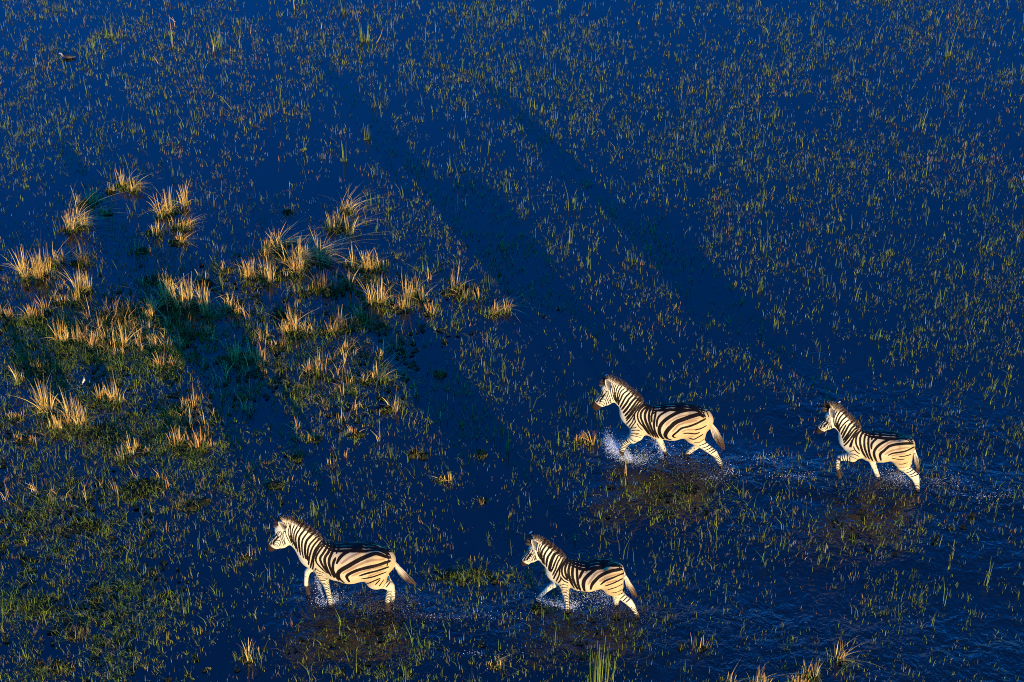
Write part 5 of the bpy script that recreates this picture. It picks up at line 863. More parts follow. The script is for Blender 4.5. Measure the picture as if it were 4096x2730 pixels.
def coat(V, d):
    ch = {n: np.array(c[1]) for n, c in zip(('torso', 'neck', 'head', 'hn', 'hf', 'fn', 'ff'), d['chains'])}
    pts = stroke_points(d).astype(np.float32)
    Q = V.astype(np.float32).copy(); Q[:, 1] = np.abs(Q[:, 1])
    ink = np.full(len(V), -0.05, np.float32); ink2 = np.full(len(V), -0.05, np.float32)
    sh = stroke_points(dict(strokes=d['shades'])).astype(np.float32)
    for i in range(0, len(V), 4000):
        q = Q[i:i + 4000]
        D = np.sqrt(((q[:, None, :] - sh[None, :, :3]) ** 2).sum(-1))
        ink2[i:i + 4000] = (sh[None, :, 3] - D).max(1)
    # bucket the coat so that each vertex only looks at the stripes near it
    cell = 0.12
    kv = np.floor(Q / cell).astype(int); kp = np.floor(pts[:, :3] / cell).astype(int)
    book = {}
    for i, k_ in enumerate(map(tuple, kp)): book.setdefault(k_, []).append(i)
    order = np.lexsort(kv.T); kk = kv[order]
    cuts = np.r_[0, np.nonzero((np.diff(kk, axis=0) != 0).any(1))[0] + 1, len(kk)]
    for a, b_ in zip(cuts[:-1], cuts[1:]):
        c = kk[a]; near = []
        for ox in (-1, 0, 1):
            for oy in (-1, 0, 1):
                for oz in (-1, 0, 1): near += book.get((c[0] + ox, c[1] + oy, c[2] + oz), [])
        if not near: continue
        vi = order[a:b_]; p = pts[near]
        D = np.sqrt(((Q[vi][:, None, :] - p[None, :, :3]) ** 2).sum(-1))
        ink[vi] = np.maximum(ink[vi], (p[None, :, 3] - D).max(1))
    U, W, Z = V.T
    leg_s = np.zeros(len(V)); leg_m = np.zeros(len(V)); blot = np.zeros(len(V)); mud = np.zeros(len(V))
    for key, start, side in (('hn', 7, 1), ('fn', 2, 1), ('hf', 2, -1), ('ff', 2, -1)):
        st = ch[key]
        best = np.full(len(V), 9.0); s_at = np.zeros(len(V)); acc = 0.0; wc = np.zeros(len(V)); rr = np.ones(len(V)); s0 = 0
        for i in range(len(st) - 1):
            a, b_ = st[i], st[i + 1]
            dv = b_[:3] - a[:3]; L = np.linalg.norm(dv)
            if i == start: s0 = acc
            t = np.clip(((V - a[:3]) @ dv) / (L * L), 0, 1)
            D = np.linalg.norm(V - a[:3] - t[:, None] * dv, axis=1)
            R = a[3] + t * (b_[3] - a[3])
            k = D / R
            m = k < best
            best[m] = k[m]; s_at[m] = acc + t[m] * L; wc[m] = (a[1] + t * (b_[1] - a[1]))[m]; rr[m] = R[m]
            acc += L
        on = (1 - sstep(1.15, 1.45, best)) * sstep(s0 - 0.02, s0 + 0.06, s_at)
        outer = sstep(-0.25, 0.25, side * (W - wc) / rr)
        upd = on * outer > leg_m
        leg_s[upd] = s_at[upd]
        leg_m = np.maximum(leg_m, on * outer)
        if side < 0: blot = np.maximum(blot, on * (1 - outer))
        zend = st[-1][2]
        lift = zend > -0.03                       # hoof out of the water: wet dark pastern
        if lift: mud = np.maximum(mud, (1 - sstep(1.3, 1.6, best)) * sstep(acc - 0.24, acc - 0.08, s_at))
    mud = np.maximum(mud, 0.9 * (1 - sstep(0.0, 0.16, Z)))
    hd = ch['head']
    H = hd[:, [0, 1, 2]]
    ax = H[6] - H[1]; ax /= np.linalg.norm(ax)
    al = (V - H[1]) @ ax; Lh = (H[5] - H[1]) @ ax
    perp = np.linalg.norm((V - H[1]) - al[:, None] * ax, axis=1)
    muzzle = np.where(perp < 0.22, al - 0.72 * Lh, -0.1)
    muzzle = np.where(al < -0.05, -0.1, muzzle)
    # keep chest and shoulder out of the muzzle zone
    muzzle = np.where(U < hd[3][0] - 0.02, -0.1, muzzle)
    ink = np.where(muzzle > 0, -0.02, ink)
    to = ch['torso']
    ridge = np.interp(U, to[::-1, 0], (to[:, 2] + to[:, 3])[::-1])       # dark line along the spine
    aw = np.abs(W); wd_ = np.interp(U, [to[-1][0], to[5][0], to[3][0], to[1][0]], [0.045, 0.10, 0.085, 0.03])
    spine = np.maximum(0.024 - aw, np.minimum(aw - 0.036, wd_ - aw))
    far = np.where((np.abs((aw - 0.115)) > 0.006) & (np.abs(aw - 0.165) > 0.006) & (np.abs(aw - 0.21) > 0.005), 0.01, -0.01)   # far side of the back painted dark against sky light, thin pale lines left
    spine = np.where((W < -0.085) & (aw < 0.25), np.maximum(spine, far), spine)
    spine = np.where((Z > ridge - 0.13) & (U < to[1][0] - 0.05) & (U > to[-1][0]), spine, -0.05)
    ink = np.maximum(ink, spine)
    to = ch['torso']
    tan = sstep(0.42, 0.8, Z / to[4][2] - 0.1) * (1 - sstep(to[1][0], to[0][0] + .1, U)) * (0.55 + 0.45 * (1 - sstep(to[-1][0], to[3][0], U)))
    nf = np.array([ax[2], 0, -ax[0]]); nf *= np.sign(nf[0] + 1e-9)          # narrow lengthwise stripes down the forehead
    q_ = (V - H[1]) @ nf; ri = np.interp(al, [0, Lh], [hd[1][3], hd[5][3]])
    fore = (q_ > 0.45 * ri) & (q_ < 2 * ri) & (al > -0.02) & (al < 0.72 * Lh) & (perp < 0.2)
    ink = np.where(fore, np.maximum(ink, 0.004 * (np.sin(np.abs(W) * 2 * math.pi / 0.024 + 1.2) + 0.25)), ink)
    return dict(ink=ink, ink2=ink2, leg_s=leg_s, leg_m=leg_m, blot=blot, muzzle=muzzle, tan=tan, mud=mud)

def tube(pts, rad, n=8, squash=1.0):
    pts = np.array(pts, float); V = []; F = []
    for i, p in enumerate(pts):
        a = pts[min(i + 1, len(pts) - 1)] - pts[max(i - 1, 0)]; a /= np.linalg.norm(a) + 1e-9
        s = np.array([0, 1.0, 0]); u = np.cross(a, s); u /= np.linalg.norm(u) + 1e-9
        for j in range(n):
            th = 2 * math.pi * j / n
            V.append(p + rad[i] * (math.cos(th) * u + squash * math.sin(th) * s))
    for i in range(len(pts) - 1):
        for j in range(n):
            F.append([i * n + j, i * n + (j + 1) % n, (i + 1) * n + (j + 1) % n, (i + 1) * n + j])
    F.append([0, n // 4, n // 2, 3 * n // 4]); o = (len(pts) - 1) * n; F.append([o, o + 3 * n // 4, o + n // 2, o + n // 4])
    return np.array(V), np.array(F)

def resample(pts, n):
    pts = np.array(pts, float)
    d = np.r_[0, np.cumsum(np.linalg.norm(np.diff(pts[:, :3], axis=0), axis=1))]
    q = np.linspace(0, d[-1], n)
    return np.stack([np.interp(q, d, pts[:, i]) for i in range(pts.shape[1])], 1)

def strips(P0, P1, P2, width, side, c0, c1_):
    """hair: quadratic curves P0-P1-P2 (n,3), width (n,), side vectors (n,3)"""
    segs = 3; n = len(P0)
    t = np.linspace(0, 1, segs + 1)[None, :, None]
    C = (1 - t) ** 2 * P0[:, None] + 2 * t * (1 - t) * P1[:, None] + t * t * P2[:, None]
    wv = (width[:, None, None] * 0.5) * (1 - 0.85 * t ** 1.5)
    A = C - side[:, None] * wv; B = C + side[:, None] * wv
    V = np.stack([A, B], 2).reshape(-1, 3)
    k = np.arange(segs); base = (np.arange(n) * 2 * (segs + 1))[:, None]
    F = np.stack([base + 2 * k, base + 2 * k + 1, base + 2 * k + 3, base + 2 * k + 2], -1).reshape(-1, 4)
    col_ = c0[:, None] * (1 - t) + c1_[:, None] * t
    return V, F, np.repeat(col_[:, :, None], 2, 2).reshape(-1, 3)

def make_zebra(d, label, mane_h):
    root = empty('zebra', d['base'], math.pi - YAW)
    tag(root, label, 'zebra', 'zebras trotting through the shallow water')
    V, F = zebra_surface(d['chains'])
    me = mesh_np('body', V, F)
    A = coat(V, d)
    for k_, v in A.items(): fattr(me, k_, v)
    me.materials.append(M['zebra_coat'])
    link('body', me, root)
    # mane: upright hair along the crest, dark tips, pale roots where the coat is pale
    mn = resample(d['mane'], 60)
    n = 900
    s = rng.uniform(0, 59, n); i0 = np.clip(s.astype(int), 0, 58); f = (s - i0)[:, None]
    p = mn[i0] * (1 - f) + mn[i0 + 1] * f
    tg = mn[np.minimum(i0 + 3, 59)] - mn[np.maximum(i0 - 3, 0)]; tg /= np.linalg.norm(tg, axis=1, keepdims=True)
    nr = np.stack([tg[:, 2], 0 * s, -tg[:, 0]], 1); nr *= np.sign(nr[:, 2:3] + 1e-6)
    fade = np.interp(s / 59, [0, 0.09, 0.2, 0.9, 1], [1.2, 1.3, 1.0, 0.85, 0.35])
    L = mane_h * fade * rng.uniform(0.75, 1.1, n)
    off = np.stack([0 * s, rng.uniform(-0.028, 0.028, n), 0 * s], 1)
    P0 = p + off - nr * 0.045
    lean = tg * rng.normal(0, 0.10, (n, 1)) + np.stack([0 * s, rng.normal(0, 0.16, n), 0 * s], 1)
    P2 = P0 + (nr + lean) * (L + 0.045)[:, None]; P1 = (P0 + P2) / 2 + nr * 0.01
    Q = P0.copy(); Q[:, 1] = np.abs(Q[:, 1]) + 0.05; Q -= nr * 0.03
    pts = stroke_points(d)
    D = (pts[None, :, 3] - np.linalg.norm(Q[:, None] - pts[None, :, :3], axis=2)).max(1)
    pale_root = (D < -0.004) & (s > 9)
    c0 = np.where(pale_root[:, None], [[0.55, 0.45, 0.32]], [[0.02, 0.012, 0.009]]) * rng.uniform(0.8, 1.15, (n, 1))
    c1_ = np.array([[0.026, 0.009, 0.005]]) * rng.uniform(0.4, 1.4, (n, 1))
    sd = rng.normal(0, 0.5, (n, 3)) + tg; sd /= np.linalg.norm(sd, axis=1, keepdims=True)
    link('mane', blade_mesh('mane', [strips(P0, P1, P2, rng.uniform(0.008, 0.015, n), sd, c0, c1_)], 'hair'), root, kind='stuff')
    # tail: bony dock, then long hair
    tl = resample(d['tail'], 24)
    dk = tl[:14]
    V, F = tube(dk[:, :3], np.linspace(0.03, 0.012, 14), 8)
    me = mesh_np('tail', V, F)
    cc_ = np.repeat(np.where((np.arange(14) % 3 == 0)[:, None], [[0.05, 0.03, 0.02]], [[0.66, 0.55, 0.40]]), 8, 0)
    cattr(me, 'col', cc_); me.materials.append(M['hair'])
    tail = link('tail', me, root)
    n = 420
    a = rng.uniform(5, 17, n); a0 = a.astype(int); ln = rng.uniform(5, 9, n)
    b0 = np.minimum(a + ln * 0.5, 23).astype(int); e0 = np.minimum(a + ln, 23).astype(int)
    def off(ix, k_):
        tgt = tl[np.minimum(ix + 1, 23), :3] - tl[np.maximum(ix - 1, 0), :3]
        tgt /= np.linalg.norm(tgt, axis=1, keepdims=True)
        u = np.stack([tgt[:, 2], 0 * ix, -tgt[:, 0]], 1)
        return tl[ix, :3] + u * (tl[ix, 3] * k_[0])[:, None] + np.stack([0 * ix, tl[ix, 3] * k_[1] * 0.7, 0 * ix], 1)
    kk = (rng.uniform(-1, 1, n), rng.uniform(-1, 1, n))
    P0 = off(a0, (kk[0] * 0.4, kk[1] * 0.4)); P1 = off(b0, kk); P2 = off(e0, (kk[0] * 1.05, kk[1]))
    g0 = sstep(10, 15, a0 + 0.0)[:, None]; g1 = sstep(12, 18, e0 + 0.0)[:, None]
    lo_, hi_ = np.array([[0.62, 0.52, 0.38]]), np.array([[0.05, 0.022, 0.011]])
    j = rng.uniform(0.65, 1.2, (n, 1))
    sd = rng.normal(0, 1, (n, 3)); sd /= np.linalg.norm(sd, axis=1, keepdims=True)
    link('tail_hair', blade_mesh('tail_hair', [strips(P0, P1, P2, rng.uniform(0.008, 0.014, n), sd, (lo_ * (1 - g0) + hi_ * g0) * j, (lo_ * (1 - g1) + hi_ * g1) * j)], 'hair'), tail, kind='stuff')
    # ears: cupped leaf shapes
    for e_i, (b0, t0, hw) in enumerate(d['ears']):
        b0 = np.array(b0); t0 = np.array(t0); ax = t0 - b0; L = np.linalg.norm(ax); ax /= L
        near = e_i == 0
        out = np.array([0.45, 0.85, 0.25]) if near else np.array([0.75, -0.62, 0.2])   # where the opening faces
        out -= ax * (out @ ax); out /= np.linalg.norm(out)
        sdv = np.cross(ax, out)
        nt, ns = 12, 13
        V = []; Cc = []
        for layer in (0, 1):
            for i in range(nt):
                t = i / (nt - 1)
                w = hw * (0.45 + 0.55 * math.sin(min(1, t / 0.55) * math.pi / 2)) * math.sqrt(max(0.0, 1 - max(0, (t - 0.5) / 0.5) ** 2.2)) + 0.002
                for s_ in np.linspace(-1, 1, ns):
                    ang = s_ * (1.25 - 0.55 * t)
                    p = b0 + ax * (L * t) + sdv * (w * math.sin(ang) / math.sin(1.25 - 0.55 * t)) - out * (w * 0.75 * (math.cos(ang) - 0.5))
                    if layer: p = p - out * 0.008
                    V.append(p)
                    if layer == 0:
                        r = abs(s_) > 0.8
                        sm = (abs(s_) < 0.45 and 0.25 < t < 0.7) and rng.random() < 0.55
                        Cc.append((0.22, 0.18, 0.135) if not (r or sm) else ((0.07, 0.05, 0.04) if sm else ((0.03, 0.02, 0.015) if abs(s_) > 0.95 else (0.55, 0.49, 0.38))))
                    else:
                        Cc.append((0.02, 0.014, 0.012) if 0.35 < t < 0.84 else (0.74, 0.68, 0.58))
        Ff = []
        for layer in (0, 1):
            o = layer * nt * ns
            for i in range(nt - 1):
                for q in range(ns - 1):
                    f4 = [o + i * ns + q, o + i * ns + q + 1, o + (i + 1) * ns + q + 1, o + (i + 1) * ns + q]
                    Ff.append(f4 if layer else f4[::-1])
        o = nt * ns
        for i in range(nt - 1):
            for q in (0, ns - 1):
                Ff.append([i * ns + q, (i + 1) * ns + q, o + (i + 1) * ns + q, o + i * ns + q])
        me = mesh_np('ear', np.array(V), np.array(Ff)); cattr(me, 'col', np.array(Cc)); me.materials.append(M['ear_skin'])
        link('ear', me, root)
    # eyes
    for sgn in (1, -1):
        c = np.array(d['eye']); c[1] *= sgn
        V, F = tube([c + np.array([0.012 * math.cos(a_) * 1.2, 0, -0.012 * math.cos(a_) * .7]) for a_ in np.linspace(0.15, math.pi - 0.15, 7)], [0.014 * math.sin(a_) for a_ in np.linspace(0.15, math.pi - 0.15, 7)], 8)
        me = mesh_np('eye', V, F); me.materials.append(M['eye_dark'])
        link('eye', me, root)
    # hooves
    for ci in (3, 4, 5, 6):
        st = np.array(d['chains'][ci][1]); a, b_ = st[-2], st[-1]
        ax = (b_ - a)[:3]; ax[1] = 0; ax /= np.linalg.norm(ax)
        e0 = b_[:3]; r = b_[3]
        fw = np.array([1.0, 0, 0]); 
        P = [e0 - ax * 0.02, e0 + ax * 0.02 + fw * 0.004, e0 + ax * 0.06 + fw * 0.012, e0 + ax * 0.065 + fw * 0.012]
        V, F = tube(P, [r * 1.0, r * 1.15, r * 1.35, r * 0.6], 10, 0.9)
        me = mesh_np('hoof', V, F); me.materials.append(M['hoof_horn'])
        link('hoof', me, root)
    return root

YAW = math.radians(6)
make_zebra(ZEBRAS['b'], 'large zebra lowest on the left, hind legs bunched together and tail swung out behind', 0.055)
make_zebra(ZEBRAS['c'], 'smaller zebra in the lower middle, foreleg stretched far forward above a green tuft', 0.055)
make_zebra(ZEBRAS['a'], 'large zebra in the upper middle, front hoof kicking up white spray', 0.062)
make_zebra(ZEBRAS['d'], 'small zebra farthest right, foreleg folded up at the knee', 0.075)

# ---------------------------------------------------------------- vegetation
def vnoise(x, y, cell, seed):
    r = np.random.default_rng(seed); g = r.random((96, 96))
    u = x / cell + 40.3; v = y / cell + 41.7
    i = np.floor(u).astype(int) % 95; j = np.floor(v).astype(int) % 95
    fu = u - np.floor(u); fv = v - np.floor(v); fu = fu * fu * (3 - 2 * fu); fv = fv * fv * (3 - 2 * fv)
    return (g[i, j] * (1 - fu) + g[i + 1, j] * fu) * (1 - fv) + (g[i, j + 1] * (1 - fu) + g[i + 1, j + 1] * fu) * fv

def blob(x, y):
    s = np.zeros_like(x); pos = np.zeros_like(x); neg = np.zeros_like(x)
    for bx, by, rx, ry, a in GRASS_BLOBS:
        g = np.exp(-(((x - bx) / rx) ** 2 + ((y - by) / ry) ** 2) ** 1.3)
        s += a * g
        if a > 0.39: pos = np.maximum(pos, g * a)
        if a < 0: neg = np.maximum(neg, -g * a)
    return s, pos * (1 - np.clip(neg, 0, 0.95))

X0, X1, Y0, Y1 = -14.5, 14.5, -10.5, 14.5
def in_view(x, y):
    return np.abs(x) < 9.3 + 0.22 * (y + 7.6)

# sparse sprouts standing in open water: thousands of little clusters of one to five blades
n = 115000
cx = rng.uniform(X0, X1, n); cy = rng.uniform(Y0, Y1, n)
s_, pos = blob(cx, cy)
dens = 0.12 + 2.5 * (vnoise(cx, cy, 1.6, 3) * 0.5 + vnoise(cx, cy, 0.5, 4) * 0.5) ** 2.6 + 0.28 * s_
keep = in_view(cx, cy) & (rng.random(n) < np.clip(dens, 0.04, 1.0))
cx, cy, pos = cx[keep], cy[keep], pos[keep]
k = 1 + rng.integers(0, 4, len(cx)) + (rng.random(len(cx)) < 0.12) * 4
ci = np.repeat(np.arange(len(cx)), k); n = len(ci)
sp = np.where(k > 4, 0.055, 0.03)[ci]
root = np.stack([cx[ci] + rng.normal(0, 1, n) * sp, cy[ci] + rng.normal(0, 1, n) * sp, np.full(n, -0.02)], 1)
ch_ = rng.gamma(4.0, 0.018, len(cx)) + 0.02
hg = ch_[ci] * rng.uniform(0.6, 1.2, n)
tall = (rng.random(len(cx)) < 0.07)[ci] & (rng.random(n) < 0.8)
hg = np.where(tall, hg * rng.uniform(1.8, 3.4, n), hg)
ln = np.abs(rng.normal(0.12, 0.22, n)); flop = rng.random(n) < 0.05; ln[flop] = rng.uniform(0.8, 1.8, flop.sum())
kind = (rng.random(len(cx)) + 0.5 * (vnoise(cx, cy, 2.5, 9) - 0.5))[ci]
cl = np.where((kind < 0.60)[:, None], pick(GREEN, n), np.where((kind < 0.94)[:, None], pick(OLIVE, n), pick(RUST, n)))
cl = np.where(tall[:, None], pick(GREEN, n), cl) * (0.6 + 0.7 * rng.random(len(cx)) ** 0.8)[ci][:, None]
wd = rng.uniform(0.006, 0.012, n) * np.where(tall, 0.9, 1)
o = link('sparse_grass', blade_mesh('sparse_grass', [blades(root, hg, ln, rng.uniform(0, 2 * math.pi, n), wd, cl, 2)]), kind='stuff')
tag(o, 'short green and reddish sprouts standing in the flooded plain', 'grass')

# thicker low sward round the tussocks and in the lower left
n = 420000
cx = rng.uniform(X0, X1, n); cy = rng.uniform(Y0, Y1, n)
s_, pos = blob(cx, cy)
dens = pos * (0.05 + 2.2 * (vnoise(cx, cy, 0.8, 13) * 0.5 + vnoise(cx, cy, 0.27, 14) * 0.5) ** 3.2)
keep = in_view(cx, cy) & (rng.random(n) < dens)
cx, cy = cx[keep], cy[keep]
k = rng.integers(3, 9, len(cx)); ci = np.repeat(np.arange(len(cx)), k); n = len(ci)
root = np.stack([cx[ci] + rng.normal(0, 0.028, n), cy[ci] + rng.normal(0, 0.028, n), np.full(n, -0.015)], 1)
hg = rng.gamma(5.0, 0.016, n) + 0.02
ln = np.abs(rng.normal(0.75, 0.6, n))
stub = (rng.random(len(cx)) < 0.10 * (vnoise(cx, cy, 1.1, 23) > 0.5) * (cy > -4))[ci]      # dry stubble between the tussocks
hg = np.where(stub, hg * rng.uniform(1.8, 3.2, n), hg); ln = np.where(stub, ln * 0.4, ln)
kind = (rng.random(len(cx)) + 0.6 * (vnoise(cx, cy, 1.5, 19) - 0.5))[ci]
cl = np.where((kind < 0.6)[:, None], pick(GREEN, n), np.where((kind < 0.92)[:, None], pick(OLIVE, n), pick(RUST, n)))
cl = np.where(stub[:, None], pick(STRAW + ORANGE, n), cl)
o = link('marsh_sward', blade_mesh('marsh_sward', [blades(root, hg, ln, rng.uniform(0, 2 * math.pi, n), rng.uniform(0.008, 0.014, n), cl, 2)]), kind='stuff')
tag(o, 'low green marsh grass thick around the tussocks on the left', 'grass')

# dark weed lying on the water: ragged flat leaves in drifts, under the sward and in churned water, added there to darken the zebras' reflections
n = 60000
cx = rng.uniform(X0, X1, n); cy = rng.uniform(Y0, Y1, n)
s_, pos = blob(cx, cy)
for bx, by, rx, ry, a in WEED_DRIFTS: pos = np.maximum(pos, a * np.exp(-((cx - bx) / rx) ** 2 - ((cy - by) / ry) ** 2))
keep = in_view(cx, cy) & (rng.random(n) < 3.6 * pos * np.clip(vnoise(cx, cy, 0.8, 33) * 0.6 + vnoise(cx, cy, 0.28, 34) * 0.4 - 0.42, 0, 1))
cx, cy = cx[keep], cy[keep]; n = len(cx)
th_ = np.linspace(0, 2 * math.pi, 7)[:6]
rr = rng.uniform(0.02, 0.07, (n, 1)) * rng.uniform(0.45, 1.3, (n, 6)); rot = rng.uniform(0, 6.28, (n, 1))
Vd = np.stack([cx[:, None] + rr * np.cos(th_ + rot), cy[:, None] + rr * np.sin(th_ + rot), rng.uniform(0.003, 0.03, (n, 1)) + rng.normal(0, 0.006, (n, 6)).clip(-.002, .03)], -1)
Vd[..., 2] = Vd[..., 2].clip(0.002)
Fd = (np.array([[0, 1, 2, 3], [0, 3, 4, 5]])[None] + 6 * np.arange(n)[:, None, None]).reshape(-1, 4)
me = mesh_np('floating_weed', Vd.reshape(-1, 3), Fd, smooth=False); me.materials.append(M['floating_weed'])
tag(link('floating_weed', me, kind='stuff'), 'dark olive weed drifting in ragged patches on the water', 'weed')

def disc(n, rx, ry, p=0.5):
    a = rng.uniform(0, 2 * math.pi, n); r = rng.random(n) ** p
    return r * np.cos(a) * rx, r * np.sin(a) * ry

def tussock(x, y, w, h, kind, label):
    root = empty('grass_tussock', (x, y, 0), 0)
    tag(root, label, 'tussock', 'grass tussocks on the flooded plain')
    rx = max(0.05, w * 0.50); ry = max(0.05, min(w * 0.30, 0.30))
    area = rx * ry
    base = int(50 + 3000 * area)
    ns, ng = dict(straw=(1.0, 0.7), mixed=(0.5, 0.8), arch=(0.7, 0.8), sparse=(0.22, 0.55), orange=(0.75, 0.9), dark=(0.35, 1.3), loop=(0.7, 0.5), green=(0.08, 1.2))[kind]
    ns = max(4, int(base * ns)); ng = max(8, int(base * ng))
    parts = []
    # sub-tufts so that the outline is uneven
    nt = max(3, int(w / 0.07)); tx = rng.uniform(-1, 1, nt) * rx; ty = ry * (0.5 * np.sin(tx * 5 + x * 3) + rng.normal(0, 0.35, nt)); th = rng.uniform(0.3, 1.0, nt) ** 1.2; th[rng.integers(0, nt)] = 1.0
    tw = rng.random(nt) + 0.3; tw /= tw.sum()
    def roots(n, spread):
        j = rng.choice(nt, n, p=tw)
        return j, np.stack([tx[j] + rng.normal(0, spread, n), ty[j] + rng.normal(0, spread * 0.8, n), np.full(n, -0.02)], 1)
    pal = dict(orange=ORANGE + STRAW[:1], dark=[(0.16, 0.10, 0.05), (0.20, 0.13, 0.06)], sparse=STRAW + PINK + RUST, green=RUST).get(kind, STRAW + ORANGE[:1])  # dark kind: own dark tone, plus shade painted in on the shaded tufts
    j, r0 = roots(ns, 0.034)
    hg = h * th[j] * rng.uniform(0.45, 1.1, ns)
    away = np.arctan2(r0[:, 1] - ty[j], r0[:, 0] - tx[j]) + rng.normal(0, 0.7, ns)
    ln = np.abs(rng.normal(0.10, 0.16, ns))
    if kind in ('arch', 'loop'):
        m = rng.random(ns) < (0.45 if kind == 'arch' else 0.7)
        ln[m] = rng.uniform(0.9, 1.9, m.sum()); hg[m] *= 1.15
        away[m] = (0.1 if kind == 'arch' else 0.6) + rng.normal(0, 0.8, m.sum())
    else:
        m = rng.random(ns) < 0.12
        ln[m] = rng.uniform(0.7, 1.5, m.sum())
    cs = pick(pal, ns)
    V = blades(r0, hg, ln, away, rng.uniform(0.010, 0.018, ns), cs * 0.85, 5, curl=1.6, tipcol=np.minimum(cs * 1.1, .7))
    # dark wet root mat under the tuft
    m = 22; tt = 2 * math.pi * np.arange(m) / m
    rg = rng.uniform(0.7, 1.3, m)
    Vr = [(rx * 0.85 * q * math.cos(a) * g_, (ry * 0.9 + 0.01) * q * math.sin(a) * g_, zz + (rng.uniform(0, 0.02) if q < 1 else 0)) for q, zz in ((1.0, -0.02), (0.8, 0.02), (0.4, 0.035), (0.05, 0.038)) for a, g_ in zip(tt, rg)]
    Fr = [[q * m + a, q * m + (a + 1) % m, (q + 1) * m + (a + 1) % m, (q + 1) * m + a] for q in range(3) for a in range(m)]
    me = mesh_np('root_mat', np.array(Vr), np.array(Fr), smooth=False); me.materials.append(M['weed']); link('root_mat', me, root)
    link('straw', blade_mesh('straw', [V]), root, kind='stuff')
    ng = int(ng * 1.5)
    j, r1 = roots(ng, 0.11)
    hg = np.minimum(h, 0.5) * 0.55 * th[j] * rng.uniform(0.35, 1.1, ng)
    cg = pick(GREEN + OLIVE, ng) * (0.55 if kind == 'dark' else 1.0)  # greens of the dark kind lowered too, shade painted into the shaded tufts
    V = blades(r1, hg, np.abs(rng.normal(0.35, 0.35, ng)), rng.uniform(0, 2 * math.pi, ng), rng.uniform(0.008, 0.014, ng), cg, 3)
    link('green_grass', blade_mesh('green_grass', [V]), root, kind='stuff')
    return root

for row in TUSSOCKS: tussock(*row)

def weed_mat(x, y, w, d, label):
    root = empty('weed_mat', (x, y, 0))
    tag(root, label, 'weed mat', 'floating weed mats')
    nb = max(3, int(w * d * 26)); bx, by = disc(nb, w * 0.46, d * 0.46, 0.6)
    Vs, Fs, o = [], [], 0
    for i in range(nb):        # lumps of weed, low and ragged
        r = rng.uniform(0.05, 0.11) * (0.7 + 0.5 * min(1, w)); ht = rng.uniform(0.02, 0.05)
        m = 12; ring = []
        prof = [(1.0, -0.02), (0.85, ht * 0.5), (0.5, ht), (0.12, ht * 1.15)]
        for q, (rr, zz) in enumerate(prof):
            for a in range(m):
                th = 2 * math.pi * a / m; rj = r * rr * rng.uniform(0.72, 1.25)
                Vs.append((bx[i] + rj * math.cos(th), by[i] + rj * math.sin(th), zz + (rng.uniform(-.4, .4) * ht if q else 0)))
        for q in range(3):
            for a in range(m):
                Fs.append([o + q * m + a, o + q * m + (a + 1) % m, o + (q + 1) * m + (a + 1) % m, o + (q + 1) * m + a])
        for a in range(0, m - 2, 2):
            Fs.append([o + 3 * m, o + 3 * m + a + 1, o + 3 * m + a + 2, o + 3 * m + (a + 3) % m])
        o += 4 * m
    me = mesh_np('weed_clump', np.array(Vs), np.array(Fs)); me.materials.append(M['weed'])
    link('weed_clump', me, root, kind='stuff')
    n = int(60 + 420 * w * d); rx_, ry_ = disc(n, w * 0.5, d * 0.5, 0.6)
    r0 = np.stack([rx_, ry_, np.full(n, 0.0)], 1)
    warm = any(q in label for q in ('brown', 'tawny', 'rust'))
    cl = pick(RUST + OLIVE if warm else GREEN + OLIVE, n) * (0.8 if 'bright' not in label else 1.2)
    V = blades(r0, rng.gamma(4, 0.022, n) + 0.02, np.abs(rng.normal(0.5, 0.5, n)), rng.uniform(0, 2 * math.pi, n), rng.uniform(0.006, 0.011, n), cl, 2)
    link('grass_blades', blade_mesh('grass_blades', [V]), root, kind='stuff')
for row in WEED_MATS: weed_mat(*row)

for x, y, dx, hh, label in DEAD_REEDS:
    L = np.array([hh]); q = 1
    cl = pick(PINK if 'pink' in label else STRAW, 1, 0.05)
    n_ = 14
    bend = 0.10 if 'curved' in label else 0.01
    tt = np.linspace(0, 1, n_)
    P = np.stack([dx * tt + bend * np.sin(tt * 2.6) * hh, 0.02 * np.sin(tt * 3), hh * tt - 0.02], 1)
    V, F = tube(P, 0.0075 * (1.15 - 0.75 * tt) * (1.5 if ('thick' in label or 'stout' in label) else 1.0), 6)
    if 'forked' in label:
        V2, F2 = tube(np.stack([0.02 + (-0.12) * tt, 0 * tt, hh * 0.45 + hh * 0.5 * tt], 1), 0.008 * (1.1 - 0.7 * tt), 6)
        V, F = np.concatenate([V, V2]), np.concatenate([F, F2 + len(V)])
    me = mesh_np('dead_reed', V, F); cattr(me, 'col', np.repeat(cl, len(V), 0)); me.materials.append(M['blade'])
    o = link('dead_reed', me); o.location = (x, y, 0)
    tag(o, label, 'reed', 'dead reeds near the top of the photo')

